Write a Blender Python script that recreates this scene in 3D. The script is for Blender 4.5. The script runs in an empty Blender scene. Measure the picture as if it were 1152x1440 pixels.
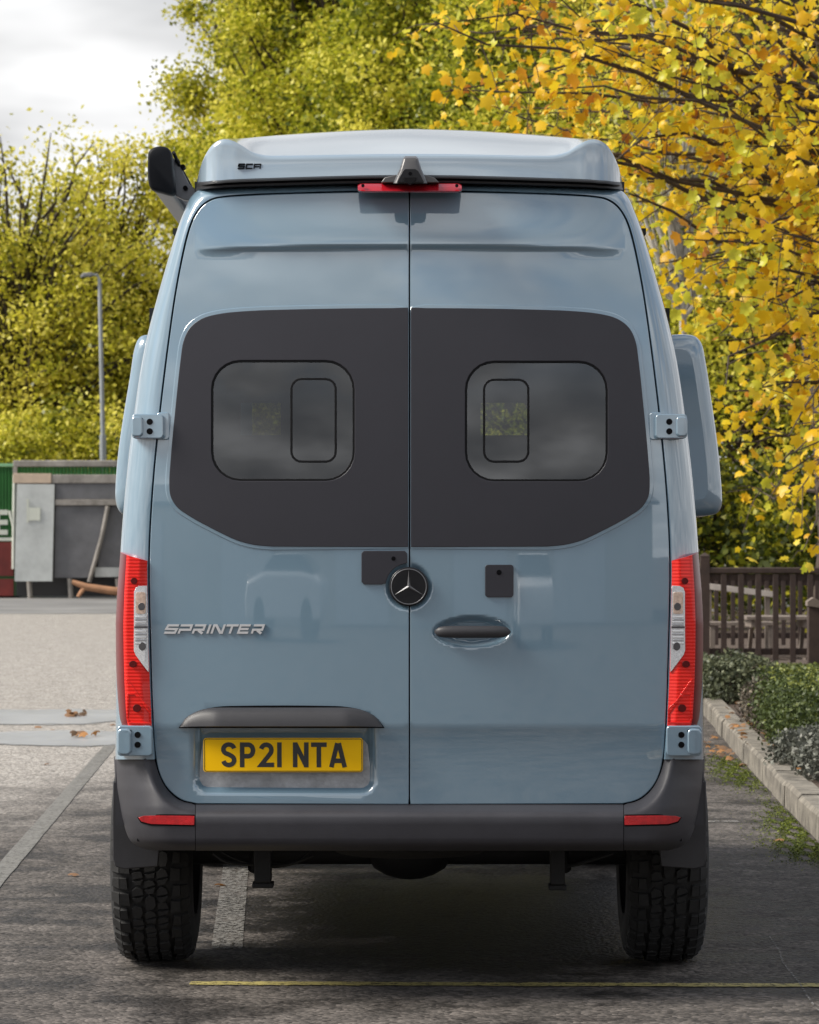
import bpy, math, random
import numpy as np
from mathutils import Vector
from mathutils.geometry import delaunay_2d_cdt

scene = bpy.context.scene
COL = scene.collection
R = math.radians

# ------------------------------------------------------------------ camera, sky, sun, exposure
FPX = 4741.0        # focal length in pixels of the 1152 wide photograph
EYE = 1.538         # eye height, metres
HOR = 750.0         # horizon row
cam_d = bpy.data.cameras.new('camera')
cam = bpy.data.objects.new('camera', cam_d); COL.objects.link(cam)
cam.location = (0, 0, EYE); cam.rotation_euler = (R(90), 0, 0)
cam_d.sensor_fit = 'HORIZONTAL'; cam_d.sensor_width = 36.0
cam_d.lens = FPX / 1152 * 36.0
cam_d.shift_y = (HOR - 720.0) / 1152.0
cam_d.clip_start = 0.1; cam_d.clip_end = 2000
cam_d.dof.use_dof = True; cam_d.dof.focus_distance = 11.1; cam_d.dof.aperture_fstop = 16.0
scene.camera = cam

SUN_EL, SUN_AZ = 42.0, 261.0       # degrees; azimuth clockwise from +Y (ahead)
world = bpy.data.worlds.new('World'); scene.world = world; world.use_nodes = True
wn = world.node_tree.nodes; wl = world.node_tree.links; wn.clear()
def N(tree, typ, **kw):
    n = tree.nodes.new(typ)
    for k, v in kw.items(): setattr(n, k, v)
    return n
wt = world.node_tree
sky = N(wt, 'ShaderNodeTexSky', sky_type='NISHITA', sun_disc=False)
sky.sun_elevation = R(SUN_EL); sky.sun_rotation = R(SUN_AZ)
sky.air_density = 1.0; sky.dust_density = 1.5; sky.ozone_density = 1.0
bg_sky = N(wt, 'ShaderNodeBackground'); bg_sky.inputs['Strength'].default_value = 0.12
wl.new(sky.outputs[0], bg_sky.inputs['Color'])
tc = N(wt, 'ShaderNodeTexCoord')
sep = N(wt, 'ShaderNodeSeparateXYZ'); wl.new(tc.outputs['Generated'], sep.inputs[0])
zc = N(wt, 'ShaderNodeMath', operation='ADD'); zc.inputs[1].default_value = 0.22
zm = N(wt, 'ShaderNodeMath', operation='MAXIMUM'); zm.inputs[1].default_value = 0.0
wl.new(sep.outputs['Z'], zm.inputs[0]); wl.new(zm.outputs[0], zc.inputs[0])
dx = N(wt, 'ShaderNodeMath', operation='DIVIDE'); wl.new(sep.outputs['X'], dx.inputs[0]); wl.new(zc.outputs[0], dx.inputs[1])
dy = N(wt, 'ShaderNodeMath', operation='DIVIDE'); wl.new(sep.outputs['Y'], dy.inputs[0]); wl.new(zc.outputs[0], dy.inputs[1])
cmb0 = N(wt, 'ShaderNodeCombineXYZ'); wl.new(dx.outputs[0], cmb0.inputs[0]); wl.new(dy.outputs[0], cmb0.inputs[1])
cmb = N(wt, 'ShaderNodeVectorMath', operation='ADD'); wl.new(cmb0.outputs[0], cmb.inputs[0]); cmb.inputs[1].default_value = (4.3, 2.25, 0.0)
cn = N(wt, 'ShaderNodeTexNoise'); cn.inputs['Scale'].default_value = 1.3; cn.inputs['Detail'].default_value = 6
cn.inputs['Roughness'].default_value = 0.55; cn.inputs['Distortion'].default_value = 0.4
wl.new(cmb.outputs[0], cn.inputs['Vector'])
cr = N(wt, 'ShaderNodeValToRGB')
cr.color_ramp.elements[0].position = 0.40; cr.color_ramp.elements[0].color = (0.12, 0.12, 0.12, 1)
cr.color_ramp.elements[1].position = 0.55; cr.color_ramp.elements[1].color = (1, 1, 1, 1)
wl.new(cn.outputs['Fac'], cr.inputs[0])
cn2 = N(wt, 'ShaderNodeTexNoise'); cn2.inputs['Scale'].default_value = 2.4; cn2.inputs['Detail'].default_value = 4
wl.new(cmb.outputs[0], cn2.inputs['Vector'])
cc = N(wt, 'ShaderNodeValToRGB')
cc.color_ramp.elements[0].position = 0.32; cc.color_ramp.elements[0].color = (0.40, 0.41, 0.43, 1)
cc.color_ramp.elements[1].position = 0.70; cc.color_ramp.elements[1].color = (1.0, 1.0, 1.0, 1)
ce = cc.color_ramp.elements.new(0.50); ce.color = (0.60, 0.603, 0.61, 1)
wl.new(cn2.outputs['Fac'], cc.inputs[0])
bg_cl = N(wt, 'ShaderNodeBackground'); bg_cl.inputs['Strength'].default_value = 1.08
wl.new(cc.outputs[0], bg_cl.inputs['Color'])
hz_ = N(wt, 'ShaderNodeMapRange', interpolation_type='SMOOTHSTEP'); wl.new(sep.outputs['Z'], hz_.inputs['Value'])
hz_.inputs['From Min'].default_value = 0.14; hz_.inputs['From Max'].default_value = 0.30; hz_.inputs['To Min'].default_value = 1.0; hz_.inputs['To Max'].default_value = 0.0
cmx = N(wt, 'ShaderNodeMath', operation='MAXIMUM'); wl.new(cr.outputs[0], cmx.inputs[0]); wl.new(hz_.outputs[0], cmx.inputs[1])
mixw = N(wt, 'ShaderNodeMixShader'); wl.new(cmx.outputs[0], mixw.inputs[0])
wl.new(bg_sky.outputs[0], mixw.inputs[1]); wl.new(bg_cl.outputs[0], mixw.inputs[2])
wo = N(wt, 'ShaderNodeOutputWorld'); wl.new(mixw.outputs[0], wo.inputs['Surface'])

sun_d = bpy.data.lights.new('sun', 'SUN'); sun_d.energy = 4.4; sun_d.angle = R(24); sun_d.color = (1.0, 0.95, 0.86)
sun = bpy.data.objects.new('sun', sun_d); COL.objects.link(sun)
_sd = Vector((math.sin(R(SUN_AZ)) * math.cos(R(SUN_EL)), math.cos(R(SUN_AZ)) * math.cos(R(SUN_EL)), math.sin(R(SUN_EL))))
sun.rotation_euler = _sd.to_track_quat('Z', 'Y').to_euler(); sun.location = _sd * 60

vs = scene.view_settings
vs.view_transform = 'Standard'; vs.look = 'None'; vs.exposure = 0.20; vs.gamma = 1.0; vs.use_curve_mapping = False
scene.cycles.max_bounces = 4; scene.cycles.diffuse_bounces = 2; scene.cycles.glossy_bounces = 3; scene.cycles.transmission_bounces = 2; scene.cycles.transparent_max_bounces = 10
scene.cycles.caustics_reflective = False; scene.cycles.caustics_refractive = False

# ------------------------------------------------------------------ materials
MATS = {}
def mat(name, col, rough=0.6, metal=0.0, coat=0.0, coat_rough=0.03, spec=0.5, var=0.0, vscale=8.0, bump=0.0, bscale=60.0, bdetail=4, rvar=0.0, ior=None):
    m = bpy.data.materials.new(name); m.use_nodes = True
    t = m.node_tree; b = t.nodes['Principled BSDF']
    b.inputs['Base Color'].default_value = (*col, 1); b.inputs['Roughness'].default_value = rough
    b.inputs['Metallic'].default_value = metal; b.inputs['Coat Weight'].default_value = coat
    b.inputs['Coat Roughness'].default_value = coat_rough; b.inputs['Specular IOR Level'].default_value = spec
    tcn = N(t, 'ShaderNodeTexCoord')
    if var > 0 or rvar > 0:
        no = N(t, 'ShaderNodeTexNoise'); no.inputs['Scale'].default_value = vscale; no.inputs['Detail'].default_value = 6
        no.inputs['Roughness'].default_value = 0.65
        t.links.new(tcn.outputs['Object'], no.inputs['Vector'])
        if var > 0:
            rp = N(t, 'ShaderNodeValToRGB')
            rp.color_ramp.elements[0].position = 0.3; rp.color_ramp.elements[1].position = 0.7
            rp.color_ramp.elements[0].color = (*[c * (1 - var) for c in col], 1)
            rp.color_ramp.elements[1].color = (*[min(1, c * (1 + var)) for c in col], 1)
            t.links.new(no.outputs['Fac'], rp.inputs[0]); t.links.new(rp.outputs[0], b.inputs['Base Color'])
        if rvar > 0:
            mr = N(t, 'ShaderNodeMapRange'); mr.inputs['To Min'].default_value = max(0, rough - rvar); mr.inputs['To Max'].default_value = min(1, rough + rvar)
            t.links.new(no.outputs['Fac'], mr.inputs['Value']); t.links.new(mr.outputs[0], b.inputs['Roughness'])
    if bump > 0:
        n2 = N(t, 'ShaderNodeTexNoise'); n2.inputs['Scale'].default_value = bscale; n2.inputs['Detail'].default_value = bdetail
        t.links.new(tcn.outputs['Object'], n2.inputs['Vector'])
        bp = N(t, 'ShaderNodeBump'); bp.inputs['Strength'].default_value = bump; bp.inputs['Distance'].default_value = 0.01
        t.links.new(n2.outputs['Fac'], bp.inputs['Height']); t.links.new(bp.outputs[0], b.inputs['Normal'])
    MATS[name] = m
    return m

M_paint = mat('blue_grey_paint', (0.180, 0.285, 0.368), 0.40, coat=1.0, coat_rough=0.018, var=0.02, vscale=2.5)
M_paint.node_tree.nodes['Principled BSDF'].inputs['Coat IOR'].default_value = 2.35
M_roofp = mat('sky_lit_roof_paint', (0.30, 0.385, 0.46), 0.30, coat=1.0, coat_rough=0.05, var=0.03, vscale=3)  # van paint made paler: reflected sky is put into the base colour
M_roofp.node_tree.nodes['Principled BSDF'].inputs['Coat IOR'].default_value = 2.1
M_panel = mat('dark_satin_panel', (0.034, 0.033, 0.041), 0.42, var=0.05, vscale=4, bump=0.05, bscale=700, spec=0.4)
M_trim = mat('charcoal_trim_plastic', (0.038, 0.037, 0.044), 0.50, var=0.12, vscale=9, bump=0.10, bscale=450, rvar=0.08)
M_trim2 = mat('dark_trim_plastic', (0.036, 0.035, 0.039), 0.48, var=0.1, vscale=12, bump=0.06, bscale=500)
M_black = mat('black_rubber', (0.006, 0.006, 0.007), 0.65, spec=0.2)
M_seal = mat('roof_seal_rubber', (0.016, 0.016, 0.018), 0.45)
M_hole = mat('black_socket', (0.003, 0.003, 0.004), 0.6, spec=0.1)
M_chrome = mat('bright_chrome', (0.88, 0.88, 0.89), 0.30, metal=0.75)
M_satin = mat('satin_silver', (0.55, 0.55, 0.57), 0.3, metal=1.0, var=0.08, vscale=20)
M_badge = mat('black_badge_gloss', (0.011, 0.011, 0.013), 0.3, spec=0.35)
M_badges = mat('badge_silver', (0.24, 0.24, 0.25), 0.4, metal=0.8)
M_plate = mat('yellow_plate', (1.0, 0.57, 0.001), 0.45, coat=0.0, spec=0.2, bump=0.03, bscale=900)
M_plate_edge = mat('plate_border', (0.03, 0.025, 0.02), 0.5)
M_plate_txt = mat('plate_characters', (0.030, 0.028, 0.026), 0.5)
M_clear = mat('clear_lamp_reflector', (0.80, 0.80, 0.82), 0.22, metal=0.5, coat=0.6, var=0.25, vscale=260, bump=0.18, bscale=420)
M_amber = mat('amber_bulb_cover', (0.74, 0.55, 0.44), 0.25, coat=1.0, metal=0.4, var=0.3, vscale=90)
M_bulb = mat('dark_bulb_socket', (0.10, 0.006, 0.006), 0.4, spec=0.2)
M_bulbg = mat('grey_bulb_socket', (0.08, 0.075, 0.08), 0.3, coat=0.5)
M_refl = mat('red_reflector', (0.50, 0.008, 0.012), 0.3, coat=0.6, var=0.3, vscale=40, bump=0.15, bscale=300, bdetail=0)
M_brake = mat('brake_lamp_red', (0.42, 0.008, 0.018), 0.25, coat=1.0, var=0.1, vscale=20)
M_awn = mat('awning_end_plastic', (0.009, 0.010, 0.013), 0.5, spec=0.15, bump=0.05, bscale=300)
M_awnb = mat('awning_casing', (0.17, 0.175, 0.19), 0.35, metal=0.6, var=0.1, vscale=10)
M_camb = mat('camera_housing', (0.13, 0.125, 0.125), 0.35, metal=0.4, var=0.08, vscale=30)
M_tyre = mat('tyre_rubber', (0.021, 0.0205, 0.0205), 0.80, var=0.25, vscale=30, bump=0.12, bscale=220)
M_rim = mat('dark_alloy', (0.03, 0.03, 0.033), 0.4, metal=0.5)
M_under = mat('underbody_black', (0.010, 0.010, 0.011), 0.7, var=0.3, vscale=10)
M_inter = mat('interior_dark_lining', (0.022, 0.022, 0.023), 0.9)

def red_lens(name, col):
    m = mat(name, col, 0.35, coat=0.6, coat_rough=0.03, spec=0.3)
    t = m.node_tree; b = t.nodes['Principled BSDF']; tcn = N(t, 'ShaderNodeTexCoord')
    wv = N(t, 'ShaderNodeTexWave', wave_type='BANDS', bands_direction='Z'); wv.inputs['Scale'].default_value = 28; wv.inputs['Distortion'].default_value = 0.4
    wv2 = N(t, 'ShaderNodeTexWave', wave_type='BANDS', bands_direction='X'); wv2.inputs['Scale'].default_value = 36
    no = N(t, 'ShaderNodeTexNoise'); no.inputs['Scale'].default_value = 9
    for w_ in (wv, wv2, no): t.links.new(tcn.outputs['Object'], w_.inputs['Vector'])
    mx = N(t, 'ShaderNodeMix', data_type='RGBA')
    mul = N(t, 'ShaderNodeMath', operation='MULTIPLY'); t.links.new(wv.outputs['Fac'], mul.inputs[0]); t.links.new(no.outputs['Fac'], mul.inputs[1])
    mul2 = N(t, 'ShaderNodeMath', operation='MULTIPLY'); mul2.inputs[1].default_value = 0.7; t.links.new(mul.outputs[0], mul2.inputs[0]); t.links.new(mul2.outputs[0], mx.inputs['Factor'])
    mx.inputs['A'].default_value = (*[c * 0.88 for c in col], 1); mx.inputs['B'].default_value = (min(1, col[0] * 1.35), col[1] * 3.0, col[2] * 1.6, 1)
    t.links.new(mx.outputs['Result'], b.inputs['Base Color'])
    add = N(t, 'ShaderNodeMath', operation='ADD'); t.links.new(wv.outputs['Fac'], add.inputs[0]); t.links.new(no.outputs['Fac'], add.inputs[1])
    bp = N(t, 'ShaderNodeBump'); bp.inputs['Strength'].default_value = 0.22; bp.inputs['Distance'].default_value = 0.004
    t.links.new(add.outputs[0], bp.inputs['Height']); t.links.new(bp.outputs[0], b.inputs['Normal'])
    return m
M_lens = red_lens('red_lamp_lens', (0.97, 0.012, 0.007))
M_lens_d = mat('dark_red_lamp_side', (0.15, 0.004, 0.008), 0.30, coat=0.10, spec=0.22)

def glass_mat(name, tint, gloss_rough=0.02, fac_add=0.0):
    m = bpy.data.materials.new(name); m.use_nodes = True; t = m.node_tree; t.nodes.clear()
    o = N(t, 'ShaderNodeOutputMaterial'); mx = N(t, 'ShaderNodeMixShader'); tr = N(t, 'ShaderNodeBsdfTransparent'); gl = N(t, 'ShaderNodeBsdfGlossy')
    tr.inputs[0].default_value = (*tint, 1); gl.inputs['Roughness'].default_value = gloss_rough; gl.inputs[0].default_value = (0.95, 0.97, 1, 1)
    fr = N(t, 'ShaderNodeFresnel'); fr.inputs['IOR'].default_value = 1.55
    ad = N(t, 'ShaderNodeMath', operation='ADD'); ad.inputs[1].default_value = fac_add
    t.links.new(fr.outputs[0], ad.inputs[0]); t.links.new(ad.outputs[0], mx.inputs[0])
    t.links.new(tr.outputs[0], mx.inputs[1]); t.links.new(gl.outputs[0], mx.inputs[2]); t.links.new(mx.outputs[0], o.inputs[0])
    MATS[name] = m; return m
M_glass = glass_mat('tinted_window_glass', (0.36, 0.40, 0.39), 0.03, 0.05)
M_screen = glass_mat('windscreen_glass', (0.75, 0.80, 0.78))

# ------------------------------------------------------------------ object helpers
def tag(o, label=None, cat=None, group=None, kind=None):
    if label: o['label'] = label
    if cat: o['category'] = cat
    if group: o['group'] = group
    if kind: o['kind'] = kind
    return o
def empty(name, loc, label=None, cat=None, group=None):
    o = bpy.data.objects.new(name, None); COL.objects.link(o); o.location = loc; o.empty_display_size = 0.2
    o['_org'] = [float(c) for c in loc]
    return tag(o, label, cat, group)
def org(parent):
    while parent is not None and parent.parent is not None: parent = parent.parent
    return np.array(parent.location) if parent is not None else np.zeros(3)
def mobj(name, v, f, m, parent=None, smooth=True, normals=None, attr=None):
    """v in world space; stored relative to the root Empty of the thing"""
    v = np.asarray(v, dtype=np.float64).reshape(-1, 3) - org(parent)
    me = bpy.data.meshes.new(name)
    if isinstance(f, np.ndarray) and f.ndim == 2:
        nf, k = f.shape
        me.vertices.add(len(v)); me.vertices.foreach_set('co', v.astype(np.float32).ravel())
        me.loops.add(nf * k); me.loops.foreach_set('vertex_index', f.astype(np.int32).ravel())
        me.polygons.add(nf); me.polygons.foreach_set('loop_start', (np.arange(nf) * k).astype(np.int32))
        me.update(calc_edges=True); me.validate()
    else:
        me.from_pydata([tuple(p) for p in v], [], [tuple(int(i) for i in q) for q in f]); me.update()
    if smooth is not False and len(me.polygons):
        me.polygons.foreach_set('use_smooth', np.ones(len(me.polygons), dtype=bool))
        if smooth is not True: me.set_sharp_from_angle(angle=R(smooth))
    if attr is not None:
        for an, av in attr.items():
            a = me.attributes.new(an, 'FLOAT', 'POINT'); a.data.foreach_set('value', np.asarray(av, dtype=np.float32))
    if normals is not None:
        me.normals_split_custom_set_from_vertices([tuple(n) for n in normals])
    if isinstance(m, (list, tuple)):
        for mm in m: me.materials.append(mm)
    else: me.materials.append(m)
    o = bpy.data.objects.new(name, me); COL.objects.link(o)
    if parent is not None: o.parent = parent
    return o
class MB:
    def __init__(s): s.v = []; s.f = []
    def add(s, v, f):
        b = len(s.v); s.v += [tuple(float(c) for c in p) for p in v]; s.f += [tuple(int(i) + b for i in q) for q in f]; return s
    def box(s, x0, x1, y0, y1, z0, z1):
        v = [(x, y, z) for z in (z0, z1) for y in (y0, y1) for x in (x0, x1)]
        return s.add(v, [(0, 2, 3, 1), (4, 5, 7, 6), (0, 1, 5, 4), (2, 6, 7, 3), (0, 4, 6, 2), (1, 3, 7, 5)])
    def obox(s, c, ax, ay, az):
        c = np.array(c, float); ax = np.array(ax, float); ay = np.array(ay, float); az = np.array(az, float)
        v = [c + i * ax + j * ay + k * az for k in (-1, 1) for j in (-1, 1) for i in (-1, 1)]
        return s.add(v, [(0, 2, 3, 1), (4, 5, 7, 6), (0, 1, 5, 4), (2, 6, 7, 3), (0, 4, 6, 2), (1, 3, 7, 5)])
    def tube(s, pts, rad, n=8, cap=True):
        pts = [np.array(p, float) for p in pts]
        if not hasattr(rad, '__len__'): rad = [rad] * len(pts)
        rings = []
        for i, p in enumerate(pts):
            d = pts[min(i + 1, len(pts) - 1)] - pts[max(i - 1, 0)]; d = d / (np.linalg.norm(d) + 1e-9)
            a = np.cross(d, (0, 0, 1) if abs(d[2]) < 0.9 else (1, 0, 0)); a /= np.linalg.norm(a); b = np.cross(d, a)
            rings.append([p + rad[i] * (math.cos(2 * math.pi * k / n) * a + math.sin(2 * math.pi * k / n) * b) for k in range(n)])
        return s.loft(rings, cap=cap)
    def loft(s, rings, closed=True, cap=True):
        n = len(rings[0]); v = [p for r in rings for p in r]; f = []
        for i in range(len(rings) - 1):
            for k in range(n if closed else n - 1):
                k2 = (k + 1) % n
                f.append((i * n + k, i * n + k2, (i + 1) * n + k2, (i + 1) * n + k))
        if cap and closed:
            f.append(tuple(range(n))[::-1]); f.append(tuple((len(rings) - 1) * n + k for k in range(n)))
        return s.add(v, f)
    def build(s, name, m, parent=None, smooth=35, bevel=0.0):
        o = mobj(name, s.v, s.f, m, parent, smooth)
        if bevel > 0:
            md = o.modifiers.new('bevel', 'BEVEL'); md.width = bevel; md.segments = 2; md.limit_method = 'ANGLE'; md.angle_limit = R(40)
        return o
def fix_normals(o):
    import bmesh
    bm = bmesh.new(); bm.from_mesh(o.data); bmesh.ops.recalc_face_normals(bm, faces=bm.faces); bm.to_mesh(o.data); bm.free(); return o

def W(px, py, Y):
    """pixel of the 1152x1440 photograph at depth Y -> world point"""
    px = np.asarray(px, float); py = np.asarray(py, float); Y = np.asarray(Y, float)
    return np.stack(np.broadcast_arrays((px - 576) / FPX * Y, Y, EYE - (py - HOR) / FPX * Y), -1)
def gY(py): return EYE * FPX / (py - HOR)                # ground depth of a pixel row
def G(px, py, z=0.0):
    Y = gY(py); p = W(px, py, Y); p[..., 2] = z; return p
def sm(a, b, x):
    t = np.clip((np.asarray(x, float) - a) / (b - a), 0, 1); return t * t * (3 - 2 * t)
def cat_rom(pts, per=6, closed=False):
    p = np.array(pts, float); n = len(p); out = []
    rng_ = range(n if closed else n - 1)
    for i in rng_:
        if closed: a, b, c, d = p[(i - 1) % n], p[i], p[(i + 1) % n], p[(i + 2) % n]
        else: a, b, c, d = p[max(i - 1, 0)], p[i], p[i + 1], p[min(i + 2, n - 1)]
        # centripetal style tangents
        l0 = max(np.linalg.norm((b - a)[:2]), 1e-6) ** .5; l1 = max(np.linalg.norm((c - b)[:2]), 1e-6) ** .5; l2 = max(np.linalg.norm((d - c)[:2]), 1e-6) ** .5
        m1 = (c - b) if np.allclose(a, b) else l1 * ((b - a) / l0 - (c - a) / (l0 + l1) + (c - b) / l1)
        m2 = (c - b) if np.allclose(c, d) else l1 * ((c - b) / l1 - (d - b) / (l1 + l2) + (d - c) / l2)
        for k in range(per):
            t = k / per
            out.append((2*t**3 - 3*t**2 + 1) * b + (t**3 - 2*t**2 + t) * m1 + (-2*t**3 + 3*t**2) * c + (t**3 - t**2) * m2)
    if not closed: out.append(p[-1])
    return np.array(out)
def rr(x0, y0, x1, y1, r, n=7):
    out = []
    for cx, cy, a0 in ((x1 - r, y0 + r, -90), (x1 - r, y1 - r, 0), (x0 + r, y1 - r, 90), (x0 + r, y0 + r, 180)):
        for k in range(n):
            a = R(a0 + 90 * k / (n - 1)); out.append((cx + r * math.cos(a), cy + r * math.sin(a)))
    return np.array(out)
def circ(cx, cy, rx, ry=None, n=28):
    ry = rx if ry is None else ry
    return np.array([(cx + rx * math.cos(2*math.pi*k/n), cy + ry * math.sin(2*math.pi*k/n)) for k in range(n)])
def resamp(poly, step):
    p = np.asarray(poly, float); q = np.vstack([p, p[:1]]); out = []
    for a, b in zip(q[:-1], q[1:]):
        k = max(1, int(math.ceil(np.linalg.norm(b - a) / step)))
        for i in range(k): out.append(a + (b - a) * i / k)
    return np.array(out)
def inside(poly, pts):
    x, y = pts[:, 0], pts[:, 1]; r = np.zeros(len(pts), bool); n = len(poly)
    for i in range(n):
        x0, y0 = poly[i]; x1, y1 = poly[(i + 1) % n]
        if y0 == y1: continue
        c = ((y0 > y) != (y1 > y)) & (x < (x1 - x0) * (y - y0) / (y1 - y0) + x0); r ^= c
    return r
def bdist(poly, pts):
    d = np.full(len(pts), 1e9); n = len(poly)
    for i in range(n):
        a = poly[i]; b = poly[(i + 1) % n]; ab = b - a; L = max(ab @ ab, 1e-9)
        t = np.clip(((pts - a) @ ab) / L, 0, 1); d = np.minimum(d, np.linalg.norm(pts - (a + t[:, None] * ab), axis=1))
    return d
# ------------------------------------------------------------------ the camper van
VAN = empty('camper_van', (0, 12.5, 0), 'blue-grey high-roof camper van with black window panels, seen from behind', 'van')
X11 = lambda px: (px - 576) / 431.0
Z11 = lambda py: EYE - (py - HOR) / 431.0
Z_UP, Z_LO = Z11(344), Z11(1021)
def boxsd(x, z, x0, x1, z0, z1, r):
    cx, cz, hx, hz = (x0 + x1) / 2, (z0 + z1) / 2, abs(x1 - x0) / 2 - r, abs(z1 - z0) / 2 - r
    qx = np.abs(x - cx) - hx; qz = np.abs(z - cz) - hz
    return np.hypot(np.maximum(qx, 0), np.maximum(qz, 0)) + np.minimum(np.maximum(qx, qz), 0) - r
def surf(x, z, feat=True):
    x = np.asarray(x, float); z = np.asarray(z, float)
    y = 11.0 + 0.080 * x * x
    y = y + 0.065 * np.maximum(z - 1.45, 0) ** 2
    if not feat: return y
    a = 0.022 * np.clip(1 - (np.abs(x) / 0.71) ** 4, 0, 1)
    zc_ = Z_UP - 0.02 * x * x
    d = z - zc_
    y = y - a * sm(-0.012, 0.006, d) * np.exp(-np.maximum(d, 0) ** 2 / (2 * 0.10 ** 2))
    dl = Z_LO - z
    y = y + np.where(dl > 0, 0.024 * (1 - np.exp(-np.maximum(dl, 0) / 0.07)), 0)
    s = boxsd(x, z, X11(272), X11(527), Z11(1116), Z11(1004), 0.045)
    y = y + 0.034 * sm(0.012, -0.030, s)
    e = np.hypot((x - X11(664)) / 0.132, (z - Z11(888.5)) / 0.0535)
    y = y + 0.050 * (1 - sm(0.62, 1.0, e))
    q = np.hypot(x - X11(575), z - Z11(825))
    y = y + 0.014 * (1 - sm(0.058, 0.080, q))
    return y
def S(px, py, off=0.0, feat=True):
    px = np.asarray(px, float); py = np.asarray(py, float); Y = np.full(np.broadcast(px, py).shape, 11.0)
    for _ in range(5):
        p = W(px, py, Y); Y = surf(p[..., 0], p[..., 2], feat) + off
    return W(px, py, Y)
def Snorm(p, feat=True):
    h = 0.002; x, z = p[:, 0], p[:, 2]
    nx = (surf(x + h, z, feat) - surf(x - h, z, feat)) / (2 * h); nz = (surf(x, z + h, feat) - surf(x, z - h, feat)) / (2 * h)
    n = np.stack([nx, -np.ones_like(nx), nz], 1); return n / np.linalg.norm(n, axis=1)[:, None]

def panel(name, outline, m, parent, holes=(), off=0.0, grid=11.0, edge=9.0, rim=0.03, roll=0.003, fine=(), feat=True, fn=None):
    """sheet of metal, plastic or glass lying on the van's rear surface, with rolled edges; outline in photo pixels"""
    o = resamp(outline, edge); hs = [resamp(h, edge) for h in holes]
    x0, y0 = o.min(0); x1, y1 = o.max(0)
    def gridpts(a0, b0, a1, b1, st):
        gx = np.arange(a0 + st / 2, a1, st); gy = np.arange(b0 + st / 2, b1, st)
        return np.stack(np.meshgrid(gx, gy), -1).reshape(-1, 2)
    g = gridpts(x0, y0, x1, y1, grid)
    for (a0, b0, a1, b1, st) in fine:
        g = g[~((g[:, 0] > a0 - st) & (g[:, 0] < a1 + st) & (g[:, 1] > b0 - st) & (g[:, 1] < b1 + st))]
    gs = [(g, grid)] + [(gridpts(a0, b0, a1, b1, st), st) for (a0, b0, a1, b1, st) in fine]
    keep = []
    for gp, st in gs:
        k = inside(o, gp) & (bdist(o, gp) > st * 0.45)
        for h in hs: k &= ~inside(h, gp) & (bdist(h, gp) > st * 0.45)
        keep.append(gp[k])
    loops = [o] + hs; pts = []; edges = []
    for L in loops:
        b = len(pts); pts += list(L); edges += [(b + i, b + (i + 1) % len(L)) for i in range(len(L))]
    nb = len(pts); pts += [p for gp in keep for p in gp]
    r = delaunay_2d_cdt([Vector((float(p[0]), float(p[1]))) for p in pts], edges, [], 0, 1e-4)
    vc = np.array([(v.x, v.y) for v in r[0]]); fs = np.array([f for f in r[2]])
    c = vc[fs].mean(1); ok = inside(o, c)
    for h in hs: ok &= ~inside(h, c)
    fs = fs[ok]
    a = vc[fs]; area = (a[:, 1, 0] - a[:, 0, 0]) * (a[:, 2, 1] - a[:, 0, 1]) - (a[:, 1, 1] - a[:, 0, 1]) * (a[:, 2, 0] - a[:, 0, 0])
    fs[area < 0] = fs[area < 0][:, ::-1]
    # px space has y down: positive area there is clockwise seen from the camera -> flip so normals face -Y
    fs = fs[:, ::-1]
    fn_ = fn or (lambda u, v: S(u, v, off, feat))
    P = fn_(vc[:, 0], vc[:, 1]); Nn = Snorm(P, feat)
    V = [P]; NN = [Nn]; F = [tuple(f) for f in fs]; base = len(P)
    if rim > 0:
        for li, L in enumerate(loops):
            n = len(L); LP = fn_(L[:, 0], L[:, 1]); LN = Snorm(LP, feat)
            t = np.roll(L, -1, 0) - np.roll(L, 1, 0); nr = np.stack([t[:, 1], -t[:, 0]], 1); nr /= np.linalg.norm(nr, axis=1)[:, None] + 1e-9
            test = inside(L, L + nr * 0.5)
            out = -1 if test.mean() > 0.5 else 1
            if li > 0: out = -out
            dirw = np.stack([nr[:, 0] * out, np.zeros(n), -nr[:, 1] * out], 1)
            R1 = LP + dirw * roll + np.array([0, roll, 0]); R2 = R1 + np.array([0, rim, 0])
            V += [LP, R1, R2]; NN += [LN, dirw * 0.8 - np.array([0, .6, 0]), dirw]
            for i in range(n):
                j = (i + 1) % n
                q1 = (base + i, base + j, base + n + j, base + n + i); q2 = (base + n + i, base + n + j, base + 2*n + j, base + 2*n + i)
                F += [q1, q2]
            base += 3 * n
    V = np.vstack(V); NN = np.vstack(NN); NN = NN / np.linalg.norm(NN, axis=1)[:, None]
    # make rim quads agree with their normals
    F2 = []
    for q in F:
        if len(q) == 4:
            a_ = V[q[1]] - V[q[0]]; b_ = V[q[3]] - V[q[0]]
            if np.dot(np.cross(a_, b_), NN[q[0]] + NN[q[2]] * 2) < 0: q = q[::-1]
        F2.append(q)
    return mobj(name, V, F2, m, parent, True, normals=NN)
mir = lambda pts: np.array([(1152 - p[0], p[1]) for p in pts])[::-1]

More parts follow.
